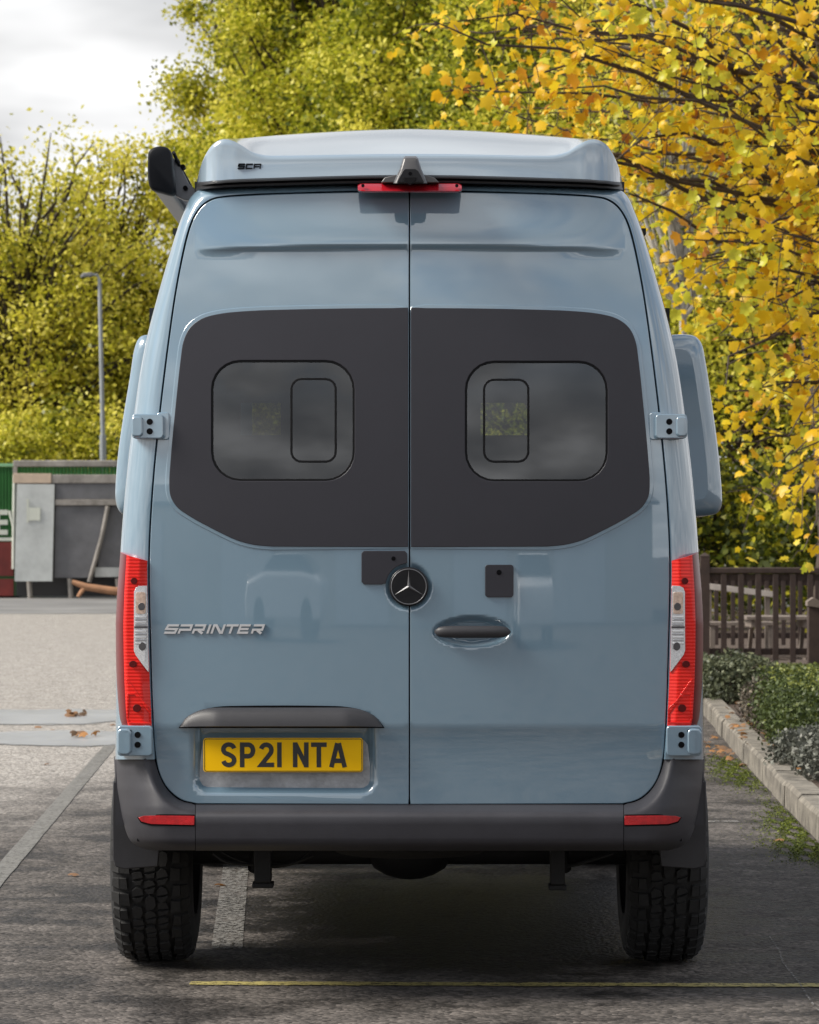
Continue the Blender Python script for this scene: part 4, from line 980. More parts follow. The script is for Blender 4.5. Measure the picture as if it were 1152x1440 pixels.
# ------------------------------------------------------------------ vegetation helpers
def leaf_mat(name, stops, trans=0.45, rough=0.5):
    m = bpy.data.materials.new(name); m.use_nodes = True; t = m.node_tree; b = t.nodes['Principled BSDF']; L = t.links.new; o = t.nodes['Material Output']
    at = N(t, 'ShaderNodeAttribute', attribute_name='tint'); rp = N(t, 'ShaderNodeValToRGB'); L(at.outputs['Fac'], rp.inputs[0])
    els = rp.color_ramp.elements
    for i, (p, c) in enumerate(stops):
        e = els[i] if i < 2 else els.new(p)
        e.position = p; e.color = (*c, 1)
    L(rp.outputs[0], b.inputs['Base Color']); b.inputs['Roughness'].default_value = rough; b.inputs['Specular IOR Level'].default_value = 0.35
    tl = N(t, 'ShaderNodeBsdfTranslucent'); L(rp.outputs[0], tl.inputs[0]); mx = N(t, 'ShaderNodeMixShader'); mx.inputs[0].default_value = trans
    L(b.outputs[0], mx.inputs[1]); L(tl.outputs[0], mx.inputs[2]); L(mx.outputs[0], o.inputs[0]); return m
M_lf_yg = leaf_mat('yellow_green_leaves', [(0.0, (0.075, 0.09, 0.010)), (1.0, (0.92, 0.82, 0.16)), (0.3, (0.29, 0.30, 0.026)), (0.7, (0.68, 0.63, 0.055))], 0.45, 0.38)
M_lf_g = leaf_mat('fresh_green_leaves', [(0.0, (0.05, 0.075, 0.010)), (1.0, (0.86, 0.78, 0.12)), (0.35, (0.20, 0.235, 0.018)), (0.75, (0.54, 0.53, 0.035))], 0.45, 0.38)
M_lf_dk = leaf_mat('dark_understory_leaves', [(0.0, (0.02, 0.03, 0.005)), (1.0, (0.46, 0.42, 0.03)), (0.55, (0.07, 0.09, 0.010)), (0.82, (0.20, 0.21, 0.014))], 0.45)
M_lf_mp = leaf_mat('golden_maple_leaves', [(0.0, (0.42, 0.15, 0.02)), (1.0, (0.92, 0.72, 0.06)), (0.18, (0.68, 0.30, 0.015)), (0.42, (0.84, 0.52, 0.018)), (0.75, (0.92, 0.68, 0.03)), (0.93, (0.52, 0.56, 0.05))], 0.40, 0.38)
M_lf_hd = leaf_mat('hedge_leaves', [(0.0, (0.03, 0.045, 0.012)), (1.0, (0.26, 0.28, 0.06)), (0.5, (0.09, 0.12, 0.03))], 0.2)
M_lf_sv = leaf_mat('silver_shrub_leaves', [(0.0, (0.07, 0.075, 0.06)), (1.0, (0.36, 0.35, 0.31)), (0.5, (0.16, 0.165, 0.135))], 0.15)
M_lf_gs = leaf_mat('grey_green_shrub_leaves', [(0.0, (0.04, 0.05, 0.03)), (1.0, (0.26, 0.27, 0.15)), (0.5, (0.11, 0.125, 0.07))], 0.15)
M_lf_tw = leaf_mat('dry_twig_leaves', [(0.0, (0.05, 0.045, 0.035)), (1.0, (0.30, 0.24, 0.17)), (0.5, (0.14, 0.12, 0.09))], 0.15)
M_lf_br = leaf_mat('dry_brown_leaves', [(0.0, (0.08, 0.05, 0.03)), (1.0, (0.42, 0.20, 0.07)), (0.5, (0.22, 0.13, 0.075))], 0.2)
M_moss = leaf_mat('moss_tufts', [(0.0, (0.03, 0.045, 0.006)), (1.0, (0.24, 0.27, 0.02)), (0.5, (0.09, 0.12, 0.010))], 0.2)
M_bark = mat('dark_bark', (0.055, 0.042, 0.032), 0.95, var=0.4, vscale=6, bump=0.7, bscale=25)
M_bark2 = mat('brown_branch_bark', (0.075, 0.055, 0.042), 0.95, var=0.4, vscale=8, bump=0.6, bscale=30)
M_birch = mat('pale_birch_bark', (0.42, 0.39, 0.34), 0.85, var=0.5, vscale=5, bump=0.4, bscale=20)

def leaf_quads(P, size, rs, flat=0.35, aspect=0.62):
    n = len(P); nrm_ = rs.normal(size=(n, 3)); nrm_[:, 2] += flat * 2; nrm_ /= np.linalg.norm(nrm_, axis=1)[:, None]
    a = np.cross(nrm_, rs.normal(size=(n, 3))); a /= np.linalg.norm(a, axis=1)[:, None] + 1e-9; b = np.cross(nrm_, a)
    s = size * rs.uniform(0.65, 1.35, size=(n, 1)); bend = nrm_ * s * 0.10
    V = np.stack([P + a * s * .5, P + b * s * .5 * aspect + bend - a * s * 0.05, P - a * s * .5, P - b * s * .5 * aspect + bend - a * s * 0.05], 1).reshape(-1, 3)
    return V, np.arange(4 * n).reshape(n, 4)
LOBES = np.array([(0, -0.42), (0.13, -0.36), (0.40, -0.38), (0.35, -0.16), (0.52, 0.05), (0.40, 0.26), (0.22, 0.20), (0.20, 0.36), (0.0, 0.58), (-0.20, 0.36), (-0.22, 0.20), (-0.40, 0.26), (-0.52, 0.05), (-0.35, -0.16), (-0.40, -0.38), (-0.13, -0.36)])
def maple_leaves(P, size, rs, droop=0.6):
    n = len(P); nrm_ = rs.normal(size=(n, 3)); nrm_[:, 2] += droop; nrm_[:, 1] -= 0.5; nrm_ /= np.linalg.norm(nrm_, axis=1)[:, None]
    dn = np.zeros((n, 3)); dn[:, 2] = -1; dn += rs.normal(size=(n, 3)) * 0.7
    a = dn - nrm_ * np.sum(dn * nrm_, 1)[:, None]; a /= np.linalg.norm(a, axis=1)[:, None] + 1e-9; b = np.cross(nrm_, a)
    s = size * rs.uniform(0.6, 1.25, size=n)
    k = len(LOBES); V = np.zeros((n, k + 1, 3)); curl = rs.uniform(0.1, 0.9, n)
    for i, (u, v) in enumerate(LOBES):
        r2 = u * u + v * v
        V[:, i] = P + (a * v + b * u) * s[:, None] - nrm_ * (s * r2 * curl)[:, None]
    V[:, k] = P + nrm_ * (s * 0.02)[:, None]
    F = np.array([(i, (i + 1) % k, k) for i in range(k)]); F = (F[None] + (np.arange(n) * (k + 1))[:, None, None]).reshape(-1, 3)
    return V.reshape(-1, 3), F, k + 1
def limb(mb, p0, p1, r0, r1, rs, sag=0.12, n=5, seg=5):
    p0 = np.array(p0, float); p1 = np.array(p1, float); L_ = np.linalg.norm(p1 - p0); off = rs.normal(size=3) * L_ * 0.06; off[2] += L_ * sag
    ts = np.linspace(0, 1, seg + 1); pts = [p0 + (p1 - p0) * t + off * math.sin(t * math.pi) + rs.normal(size=3) * L_ * 0.012 * (0 < t < 1) for t in ts]
    mb.tube(pts, [r0 + (r1 - r0) * t for t in ts], n, cap=False); return pts
def tree(name, label, cat, group, base, height, ells, nclump, per, leaf, mleaf, mbark, seed, r_tr=0.22, clump_r=0.9, tint_mu=0.5, thin_top=0.0, flat=0.35, trunk_lean=(0, 0), trunk_top=0.85, low=0.12):
    if leaf > 0.15: nclump = int(nclump * 1.5); per = int(per * 1.35); leaf *= 0.68; clump_r *= 0.88
    rs = np.random.RandomState(seed); base = np.array(base, float)
    T = empty(name, base, label, cat, group)
    mb = MB(); tp = []
    for t in np.linspace(0, 1, 8): tp.append(base + np.array([trunk_lean[0] * t + 0.12 * rs.normal() * (t > 0), trunk_lean[1] * t + 0.12 * rs.normal() * (t > 0), height * trunk_top * t - (0.1 if t == 0 else 0)]))
    mb.tube(tp, [r_tr * (1.25 if i == 0 else 1) * (1 - 0.85 * i / 7) for i in range(8)], 9)
    C = []; vols = np.array([e[3] * e[4] * e[5] for e in ells]); vols = vols / vols.sum()
    while len(C) < nclump:
        e = ells[rs.choice(len(ells), p=vols)]; d = rs.normal(size=3); d /= np.linalg.norm(d); r_ = rs.uniform(0, 1) ** 0.42
        p = base + np.array(e[:3]) + d * r_ * np.array(e[3:])
        if p[2] < base[2] + 0.4: continue
        C.append(p)
    C = np.array(C)
    tp = np.array(tp)
    for c in C:
        h = c[2] - base[2]; t = np.clip((h / (height * trunk_top)) * 0.72 - 0.04 + 0.06 * rs.normal(), low, 0.97) * 7; i = int(min(6, t)); p0 = tp[i] + (tp[i + 1] - tp[i]) * (t - i)
        L_ = np.linalg.norm(c - p0); limb(mb, p0, c, min(0.10, 0.020 * L_ + 0.016) * max(0.5, r_tr / 0.22), 0.014 if r_tr > 0.15 else 0.006, rs, 0.06, 5, 4)
    mb.build('trunk', mbark, T, 50)
    zz = (C[:, 2] - C[:, 2].min()) / (np.ptp(C[:, 2]) + 1e-6)
    cnt = np.maximum(6, (per * rs.uniform(0.5, 1.5, len(C)) * (1 - thin_top * np.clip((zz - 0.45) / 0.55, 0, 1)))).astype(int)
    idx = np.repeat(np.arange(len(C)), cnt); n = len(idx)
    rr_ = rs.normal(size=(n, 3)) * np.where(rs.uniform(size=(n, 1)) < 0.25, 0.95, 0.5) * np.array([1.0, 1.0, 0.75]); rr_ *= np.minimum(1, 1.45 / np.linalg.norm(rr_, axis=1))[:, None] * clump_r * (0.6 + 0.8 * rs.uniform(size=len(C)))[idx][:, None]
    P = C[idx] + rr_
    P[:, 2] = np.maximum(P[:, 2], base[2] + 0.05)
    V, F = leaf_quads(P, leaf, rs, flat)
    tint = np.clip(tint_mu + 0.24 * rs.normal(size=len(C))[idx] + 0.24 * rs.normal(size=n), 0, 1)
    o = mobj('crown', V, F, mleaf, T, False, attr={'tint': np.repeat(tint, 4)}); o['kind'] = 'stuff'
    return T
# ------------------------------------------------------------------ trees
def gp(px, Y): return np.array([(px - 576) / FPX * Y, Y, 0.0])
far = 'trees in the wood behind the car park'
tree('autumn_tree', 'thin-topped yellow-green tree at the far left, sky showing through its crown', 'tree', far, gp(38, 93), 12.6, [(0, 0, 7.6, 4.0, 2.6, 5.4), (-1, 0, 3.5, 4.2, 2.6, 3.2)], 230, 120, 0.23, M_lf_yg, M_bark, 11, 0.20, 0.80, 0.74, thin_top=0.97)
tree('autumn_tree', 'yellow-green tree behind the lamp post, left of the van', 'tree', far, gp(150, 99), 13.4, [(0, 0, 8.2, 3.3, 2.5, 5.4), (0.5, 0, 4.0, 3.8, 2.6, 3.6)], 250, 190, 0.23, M_lf_yg, M_bark, 12, 0.20, 0.80, 0.75, thin_top=0.65)
tree('tall_green_tree', 'tallest bright green tree, beside the open sky, above the awning', 'tree', far, gp(388, 104), 21, [(0.6, 0, 12.5, 4.1, 3.4, 8.6), (0, 0, 6, 4.6, 3, 5)], 420, 210, 0.25, M_lf_yg, M_bark, 13, 0.30, 0.95, 0.56)
tree('tall_green_tree', 'dense green tree above the middle of the van roof', 'tree', far, gp(505, 97), 20.5, [(0, 0, 12.5, 4.6, 3.4, 8.4)], 400, 210, 0.24, M_lf_g, M_bark, 14, 0.30, 0.95, 0.74)
tree('tall_green_tree', 'darker green tree above the right half of the van roof', 'tree', far, gp(655, 90), 18.5, [(0, 0, 11.5, 4.3, 3.2, 7.6)], 330, 200, 0.23, M_lf_g, M_bark, 15, 0.26, 0.9, 0.55)
tree('woodland_tree', 'olive-green tree seen through the maple, nearest the van roof corner', 'tree', far, gp(800, 76), 15.5, [(0, 0, 9, 3.6, 2.8, 7.2)], 260, 170, 0.19, M_lf_g, M_bark, 16, 0.2, 0.8, 0.60)
tree('woodland_tree', 'yellow-green tree behind the middle of the golden maple', 'tree', far, gp(950, 69), 14.5, [(0, 0, 8, 3.5, 2.6, 7.0)], 260, 160, 0.175, M_lf_yg, M_bark, 17, 0.18, 0.75, 0.50)
tree('woodland_tree', 'green tree behind the right side of the golden maple', 'tree', far, gp(1090, 64), 13.5, [(0, 0, 7.5, 3.3, 2.6, 6.6)], 250, 150, 0.165, M_lf_g, M_bark, 18, 0.18, 0.75, 0.62)
tree('woodland_tree', 'yellow-green tree at the right edge of the wood, behind the fence', 'tree', far, gp(1210, 60), 13, [(0, 0, 7.2, 3.2, 2.6, 6.4)], 240, 140, 0.16, M_lf_yg, M_bark, 19, 0.18, 0.75, 0.45)
tree('woodland_tree', 'olive tree farthest right in the wood, mostly beyond the picture edge', 'tree', far, gp(1345, 67), 13.5, [(0, 0, 7.4, 3.3, 2.6, 6.8)], 170, 110, 0.19, M_lf_g, M_bark, 22, 0.18, 0.8, 0.55)
tree('woodland_tree', 'pale green tree wholly beyond the right picture edge', 'tree', far, gp(1500, 72), 14, [(0, 0, 7.8, 3.6, 2.6, 7.0)], 150, 100, 0.21, M_lf_yg, M_bark, 23, 0.18, 0.85, 0.5)
tree('autumn_tree', 'yellow-green tree mostly beyond the left picture edge, behind the container', 'tree', far, gp(-115, 97), 13.5, [(0, 0, 7.6, 3.8, 2.6, 6.6)], 150, 110, 0.25, M_lf_yg, M_bark, 24, 0.2, 0.9, 0.6, thin_top=0.5)
tree('birch_tree', 'slim pale-barked birch standing behind the golden maple', 'tree', None, gp(943, 49), 10.5, [(0, 0, 8, 1.6, 1.3, 3.0)], 60, 60, 0.10, M_lf_yg, M_birch, 20, 0.085, 0.5, 0.55, trunk_lean=(0.15, 0), trunk_top=0.98, low=0.45)
tree('leaning_tree', 'thick brown leaning trunk high at the right edge, behind the maple', 'tree', None, gp(1165, 46), 11, [(0, 0, 9.0, 2.2, 1.6, 2.6)], 70, 60, 0.12, M_lf_yg, M_bark2, 21, 0.22, 0.55, 0.5, trunk_lean=(-0.55, 0.3), trunk_top=0.95, low=0.4)
und = 'undergrowth bushes behind the timber fence'
for i, (px, Y, h, lab) in enumerate(((985, 50, 3.0, 'dark green bush beside the van flare, behind the fence'), (1050, 53, 2.7, 'dark green bush behind the middle of the fence'), (1115, 49, 2.4, 'dark green bush behind the short sloping-capped post'), (1175, 47, 3.0, 'dark green bush at the right edge behind the fence'))):
    tree('bush', lab, 'bush', und, gp(px, Y), h, [(0, 0, h * 0.5, 0.95, 0.8, h * 0.52)], 70, 55, 0.125, M_lf_dk, M_bark, 40 + i, 0.05, 0.40, 0.60, low=0.05)
for i, (px, Y, h, lab) in enumerate(((15, 84.5, 4.6, 'low yellow-green bush behind the green container'), (95, 86, 5.0, 'low yellow-green bush behind the grey shelter'), (185, 85, 4.8, 'low yellow-green bush behind the shelter, beside the van'))):
    tree('bush', lab, 'bush', 'bushes behind the shelter', gp(px, Y), h, [(0, 0, h * 0.5, 1.7, 1.2, h * 0.5)], 80, 80, 0.20, M_lf_yg, M_bark, 60 + i, 0.06, 0.55, 0.50, low=0.05)

# golden maple reaching in from the right
rs = np.random.RandomState(5)
MP = empty('maple_tree', (5.1, 31.0, 0.09), 'golden-yellow maple with dark arching branches reaching in from the right', 'tree')
mb = MB(); trunk = [(5.1, 31, 0.0), (5.05, 31, 1.2), (4.95, 30.9, 2.6), (5.0, 31, 4.0), (5.1, 31.1, 5.6), (5.0, 31.2, 7.6)]
mb.tube(trunk, [0.20, 0.17, 0.15, 0.12, 0.09, 0.04], 10)
tg = [(610, 30), (640, 110), (650, 200), (700, 60), (720, 175), (770, 20), (775, 120), (820, 235), (840, 70), (870, 170), (885, 300), (915, 40), (930, 250), (950, 130), (935, 400), (965, 340), (1000, 470), (1010, 230), (1020, 70), (1040, 390), (1050, 300), (1070, 520), (1075, 160), (1100, 620), (1110, 440), (1120, 330), (1130, 230), (1140, 560), (1100, 30), (1160, 120), (1030, 610), (1080, 690), (1140, 700), (1180, 420), (1190, 640), (1000, 560), (1120, 760), (1200, 300), (700, -40), (850, -40), (1000, -40), (1150, -60)]
tips = []
for (px, py) in tg:
    for rep in range(3):
        Yt = rs.uniform(26.8, 33.5); p1 = W(px + rs.normal() * 14, py + rs.normal() * 14, Yt)
        h0 = np.clip(p1[2] * 0.55 + 1.3 + rs.normal() * 0.25, 1.3, 6.5); zz = np.array([t[2] for t in trunk]); p0 = np.array([np.interp(h0, zz, [t[0] for t in trunk]), np.interp(h0, zz, [t[1] for t in trunk]), h0])
        L_ = np.linalg.norm(p1 - p0)
        pts = limb(mb, p0, p1, 0.008 + 0.0062 * L_, 0.005, rs, 0.07 if p1[2] > h0 - .3 else 0.16, 6, 9)
        pts = np.array(pts)
        for t in np.arange(0.30 + 0.1 * rs.uniform(), 1.01, 0.26 / max(L_, 1)):
            k = t * (len(pts) - 1); i = int(min(len(pts) - 2, k)); c = pts[i] + (pts[i + 1] - pts[i]) * (k - i)
            d = rs.normal(size=3); d[2] -= 0.15; d /= np.linalg.norm(d); q = c + d * rs.uniform(0.2, 0.62)
            mb.tube([c, (c + q) / 2 + np.array([0, 0, 0.03]), q], [0.006, 0.004, 0.003], 4, cap=False)
            tips.append((c, q))
mb.build('trunk', M_bark2, MP, 50)
P = []; tn = []
for (c, q) in tips:
    k = rs.randint(2, 11); cl = np.clip(0.64 + 0.24 * rs.normal() - 0.25 * (q[0] < 1.6) * (q[2] < 5.6), 0, 1)
    for _ in range(k):
        P.append(c + (q - c) * rs.uniform(0.25, 1.1) + rs.normal(size=3) * 0.095 - np.array([0, 0, 0.05])); tn.append(np.clip(cl + 0.14 * rs.normal(), 0, 1))
P = np.array(P); tn = np.array(tn)
# greener low down and behind, as on the tree itself
px_ = P[:, 0] / P[:, 1] * FPX + 576; py_ = HOR - (P[:, 2] - EYE) / P[:, 1] * FPX
vis = (px_ > 640) & (px_ < 1145) & (py_ > 10) & (py_ < 740) & ~((px_ < 900) & (py_ > 190)) & ~((px_ < 1010) & (py_ > 460))
order = np.argsort(np.where(vis, P[:, 1], 1e6))[:300]
rest = np.setdiff1d(np.arange(len(P)), order)
V, F, k = maple_leaves(P[rest], 0.102, rs); crown = mobj('crown', V, F, M_lf_mp, MP, False, attr={'tint': np.repeat(tn[rest], k)}); crown['kind'] = 'stuff'
# the nearest leaves one by one
variants = []
for j in range(10):
    rj = np.random.RandomState(100 + j); v, f, k = maple_leaves(np.zeros((1, 3)), 0.125, rj)
    o = mobj('leaf', v, f, M_lf_mp, None, False, attr={'tint': np.full(k, 0.12 + 0.085 * j)}); variants.append(o.data); bpy.data.objects.remove(o)
mo = np.array(MP.location)
for i in order:
    o = bpy.data.objects.new('leaf', variants[int(np.clip(round((tn[i] - 0.12) / 0.085), 0, 9))]); COL.objects.link(o); o.parent = crown
    o.location = P[i] - mo; o.rotation_euler = (rs.normal() * 0.25, rs.normal() * 0.25, rs.uniform(-0.9, 0.9)); s_ = rs.uniform(0.75, 1.2); o.scale = (s_, s_, s_)

# ------------------------------------------------------------------ hedge and shrubs
def shrub(name, label, cat, base, boxes, n, leaf, m, seed, tint_mu=0.5, group=None, stems=26, flat=0.3, lit_top_tint=0.0):
    """boxes: (x, y, z, rx, ry, rz, squareness) lobes relative to the base"""
    rs = np.random.RandomState(seed); base = np.array(base, float); T = empty(name, base, label, cat, group); P = []; mb = MB()
    for (x, y, z, rx, ry, rz, sq) in boxes:
        k = n // len(boxes); d = rs.normal(size=(k, 3)); d /= np.linalg.norm(d, axis=1)[:, None]
        if sq > 0:
            q = d / np.max(np.abs(d), axis=1)[:, None]; d = d * (1 - sq) + q * sq
        lump = 1 + 0.09 * np.sin(d[:, 0] * 7 + seed) * np.cos(d[:, 1] * 6) + 0.05 * rs.normal(size=k)
        rad_ = (rs.uniform(0.25, 1, k) ** 0.35) * lump
        P.append(base + np.array([x, y, z]) + d * rad_[:, None] * np.array([rx, ry, rz]))
    for i in range(stems):
        (x, y, z, rx, ry, rz, sq) = boxes[i % len(boxes)]; e = base + np.array([x + rs.uniform(-.8, .8) * rx, y + rs.uniform(-.8, .8) * ry, z + rs.uniform(0, .7) * rz])
        limb(mb, base + np.array([x + rs.uniform(-.4, .4) * rx, y + rs.uniform(-.5, .5) * ry, -0.02]), e, 0.010, 0.003, rs, 0.05, 4, 3)
    mb.build('stem', M_bark2, T, 50)['kind'] = 'stuff'
    P = np.vstack(P); P = P[P[:, 2] > base[2] + 0.005]; V, F = leaf_quads(P, leaf, rs, flat)
    h = (P[:, 2] - base[2]) / (np.ptp(P[:, 2]) + 1e-6)
    tint = np.clip(tint_mu + lit_top_tint * (h > 0.86) + 0.2 * rs.normal(size=len(P)), 0, 1)  # hedge's lit top painted in: highest leaves take a lighter tint
    o = mobj('foliage', V, F, m, T, False, attr={'tint': np.repeat(tint, 4)}); o['kind'] = 'stuff'; return T
shrub('clipped_hedge', 'clipped box-shaped green hedge behind the kerb', 'hedge', (3.00, 22.6, 0.10), [(0, -0.9, 0.23, 0.66, 1.0, 0.28, .7), (0.12, 0.9, 0.23, 0.66, 1.0, 0.28, .7)], 46000, 0.030, M_lf_hd, 31, 0.30, lit_top_tint=0.42)
shrub('silver_shrub', 'silvery shrub in front of the clipped hedge, at the right edge', 'shrub', (2.58, 19.6, 0.10), [(0, 0, 0.11, 0.36, 0.45, 0.17, 0), (-0.12, 0.9, 0.10, 0.28, 0.4, 0.17, 0), (0.3, -0.7, 0.1, 0.36, 0.4, 0.15, 0)], 9000, 0.034, M_lf_sv, 32, 0.42, flat=0.1)
shrub('dry_shrub', 'brownish grey dry plant between hedge and kerb', 'shrub', (2.64, 25.0, 0.10), [(0, 0, 0.16, 0.20, 0.3, 0.24, 0), (0.05, -1.1, 0.12, 0.16, 0.3, 0.18, 0)], 4200, 0.030, M_lf_tw, 33, 0.45, flat=0.1)
shrub('grey_green_shrub', 'round grey-green shrub beside the van tail lamp', 'shrub', (2.78, 28.6, 0.10), [(0, 0, 0.19, 0.36, 0.45, 0.25, 0), (-0.22, 0.5, 0.17, 0.30, 0.4, 0.22, 0), (0.18, 0.6, 0.16, 0.3, 0.4, 0.2, 0)], 9000, 0.042, M_lf_gs, 34, 0.45, flat=0.1)
shrub('low_green_shrub', 'low green leafy shrub at the foot of the fence', 'shrub', (3.75, 33.6, 0.10), [(0, 0, 0.05, 0.5, 0.4, 0.09, 0), (0.7, 0.1, 0.05, 0.45, 0.4, 0.09, 0)], 4000, 0.045, M_lf_hd, 35, 0.55, flat=0.1)

# moss along the kerb foot, fallen leaves
rs = np.random.RandomState(77); P = []
for (px, py, sx, sy, n) in ((1040, 1092, 0.085, 0.8, 6000), (1028, 1075, 0.05, 0.5, 1800), (1112, 1165, 0.07, 0.45, 4200), (1135, 1195, 0.09, 0.40, 6000), (1098, 1140, 0.04, 0.4, 1000)):
    c = G(px, py); q = rs.normal(size=(n, 2)) * np.array([sx, sy]) ; f_ = np.sin(q[:, 0] * 60 + c[0]) * np.cos(q[:, 1] * 9 + c[1]); q = q[f_ > -0.35]
    P.append(np.stack([c[0] + q[:, 0], c[1] + q[:, 1], rs.uniform(0.001, 0.009, len(q))], 1))
P = np.vstack(P); P = P[P[:, 0] < kx(P[:, 1]) - 0.01]
V, F = leaf_quads(P, 0.011, rs, 1.2); o = mobj('moss', V, F, M_moss, None, False, attr={'tint': np.repeat(np.clip(0.5 + 0.25 * rs.normal(size=len(P)), 0, 1), 4)}); tag(o, 'bright green moss growing along the kerb foot', 'moss', kind='stuff')
P = []
for (px, py, sx, sy, n) in ((1005, 1050, 0.10, 1.1, 34), (1020, 1068, 0.12, 1.0, 16), (1060, 1040, 0.15, 1.2, 14)):
    c = G(px, py); q = rs.normal(size=(n, 2)) * np.array([sx, sy]); P.append(np.stack([c[0] + q[:, 0], c[1] + q[:, 1], np.full(n, 0.022)], 1))
P = np.vstack(P); k_ = (P[:, 0] > kx(P[:, 1])); P[k_, 2] += 0.13
for _ in range(46):
    Y_ = rs.uniform(17, 34); P = np.vstack([P, [[kx(Y_) + rs.uniform(0.18, 0.55), Y_, 0.135]]])
for _ in range(40):
    Y_ = rs.uniform(14.5, 30); P = np.vstack([P, [[rs.uniform(-3.2, 2.0), Y_, 0.012]]])
V, F, k = maple_leaves(P, 0.062, rs, 4.0); o = mobj('fallen_leaves', V, F, M_lf_br, None, False, attr={'tint': np.repeat(np.clip(0.75 + 0.2 * rs.normal(size=len(P)), 0, 1), k)}); tag(o, 'orange-brown fallen leaves scattered along the kerb', 'leaves', kind='stuff')
for (px, py, lab) in ((110, 1008, 'small clump of fallen leaves in the farther puddle'), (111, 1037, 'small clump of fallen leaves in the nearer puddle')):
    c = G(px, py); q = c + np.stack([rs.normal(size=9) * 0.06, rs.normal(size=9) * 0.10, rs.uniform(0.02, 0.05, 9)], 1)
    V, F, k = maple_leaves(q, 0.085, rs, 2.0); V[:, 2] = np.maximum(V[:, 2], 0.006); o = mobj('leaf_clump', V, F, M_lf_br, None, False, attr={'tint': np.repeat(np.clip(0.6 + 0.25 * rs.normal(size=9), 0, 1), k)}); tag(o, lab, 'leaves', kind='stuff')
# ------------------------------------------------------------------ fence, bench and picnic table
M_fence = mat('dark_brown_stained_timber', (0.050, 0.032, 0.026), 0.75, var=0.3, vscale=8, bump=0.25, bscale=40)
M_fenc2 = mat('grey_weathered_timber', (0.19, 0.155, 0.13), 0.85, var=0.3, vscale=8, bump=0.3, bscale=40)
def fence(label, x0, x1, Y, xs, pw, ztop, zbot, rail_h, posts, grp=None):
    T = empty('timber_fence', ((x0 + x1) / 2, Y, 0.09), label, 'fence', grp)
    MB().box(x0, x1, Y - 0.065, Y + 0.055, ztop - rail_h, ztop).build('top_rail', M_fence, T, bevel=0.012)
    MB().box(x0, x1, Y - 0.03, Y + 0.03, ztop - rail_h - 0.075, ztop - rail_h - 0.004).build('under_rail', M_fence, T, bevel=0.004)
    MB().box(x0, x1, Y - 0.02, Y + 0.02, zbot + 0.08, zbot + 0.15).build('bottom_rail', M_fence, T, bevel=0.004)
    for x in xs: MB().box(x - pw / 2, x + pw / 2, Y - 0.060, Y - 0.0325, zbot, ztop - rail_h - 0.006).build('picket', M_fence, T, bevel=0.004)
    for (x, w, zt) in posts:
        MB().box(x - w/2, x + w/2, Y - w/2 - 0.02, Y + w/2 - 0.02, 0.05, zt).add([(x - w/2 - .004, Y - w/2 - .024, zt + .001), (x + w/2 + .004, Y - w/2 - .024, zt + .001), (x + w/2 + .004, Y + w/2 - .016, zt + .001), (x - w/2 - .004, Y + w/2 - .016, zt + .001), (x, Y - 0.02, zt + 0.04)], [(0, 1, 4), (1, 2, 4), (2, 3, 4), (3, 0, 4), (3, 2, 1, 0)]).build('post', M_fence, T)
X36 = lambda px: (px - 576) / FPX * 36.0
Z36 = lambda py: EYE - (py - HOR) / FPX * 36.0
fence('front timber fence with a flat top rail beside the van', X36(950), X36(1210), 36.0, [X36(1017.5 + 24.3 * k) for k in range(-2, 8)], 0.062, Z36(798), 0.16, 0.065, [(X36(991), 0.098, Z36(782))])
X41 = lambda px: (px - 576) / FPX * 41.0
fence('farther timber fence on the other side of the picnic table', X41(960), X41(1230), 41.0, [X41(1007 + 23.6 * k) for k in range(-1, 10)], 0.052, EYE - 58 * 41 / FPX, 0.18, 0.06, [])
PO = empty('gate_post', (X36(1147) * 34 / 36, 34.0, 0.09), 'short dark timber post with a pale sloping cap at the right edge', 'post')
px0 = (1136 - 576) / FPX * 34; px1 = (1160 - 576) / FPX * 34; zt = EYE - (852 - HOR) / FPX * 34
MB().box(px0, px1, 33.93, 34.07, 0.05, zt).build('post', M_fence, PO, bevel=0.006)
fix_normals(MB().add([(px0 - .012, 33.9, zt + .002), (px1 + .02, 33.9, zt - .03), (px1 + .02, 34.1, zt - .03), (px0 - .012, 34.1, zt + .002), (px0 - .012, 33.9, zt + .045), (px0 + .05, 33.9, zt + .085), (px1 + .02, 33.9, zt + .01), (px1 + .02, 34.1, zt + .01), (px0 + .05, 34.1, zt + .085), (px0 - .012, 34.1, zt + .045)], [(0, 1, 2, 3), (0, 4, 5, 6, 1), (3, 2, 7, 8, 9), (4, 9, 8, 5), (5, 8, 7, 6), (0, 3, 9, 4), (1, 6, 7, 2)]).build('cap', M_fenc2, PO, False))
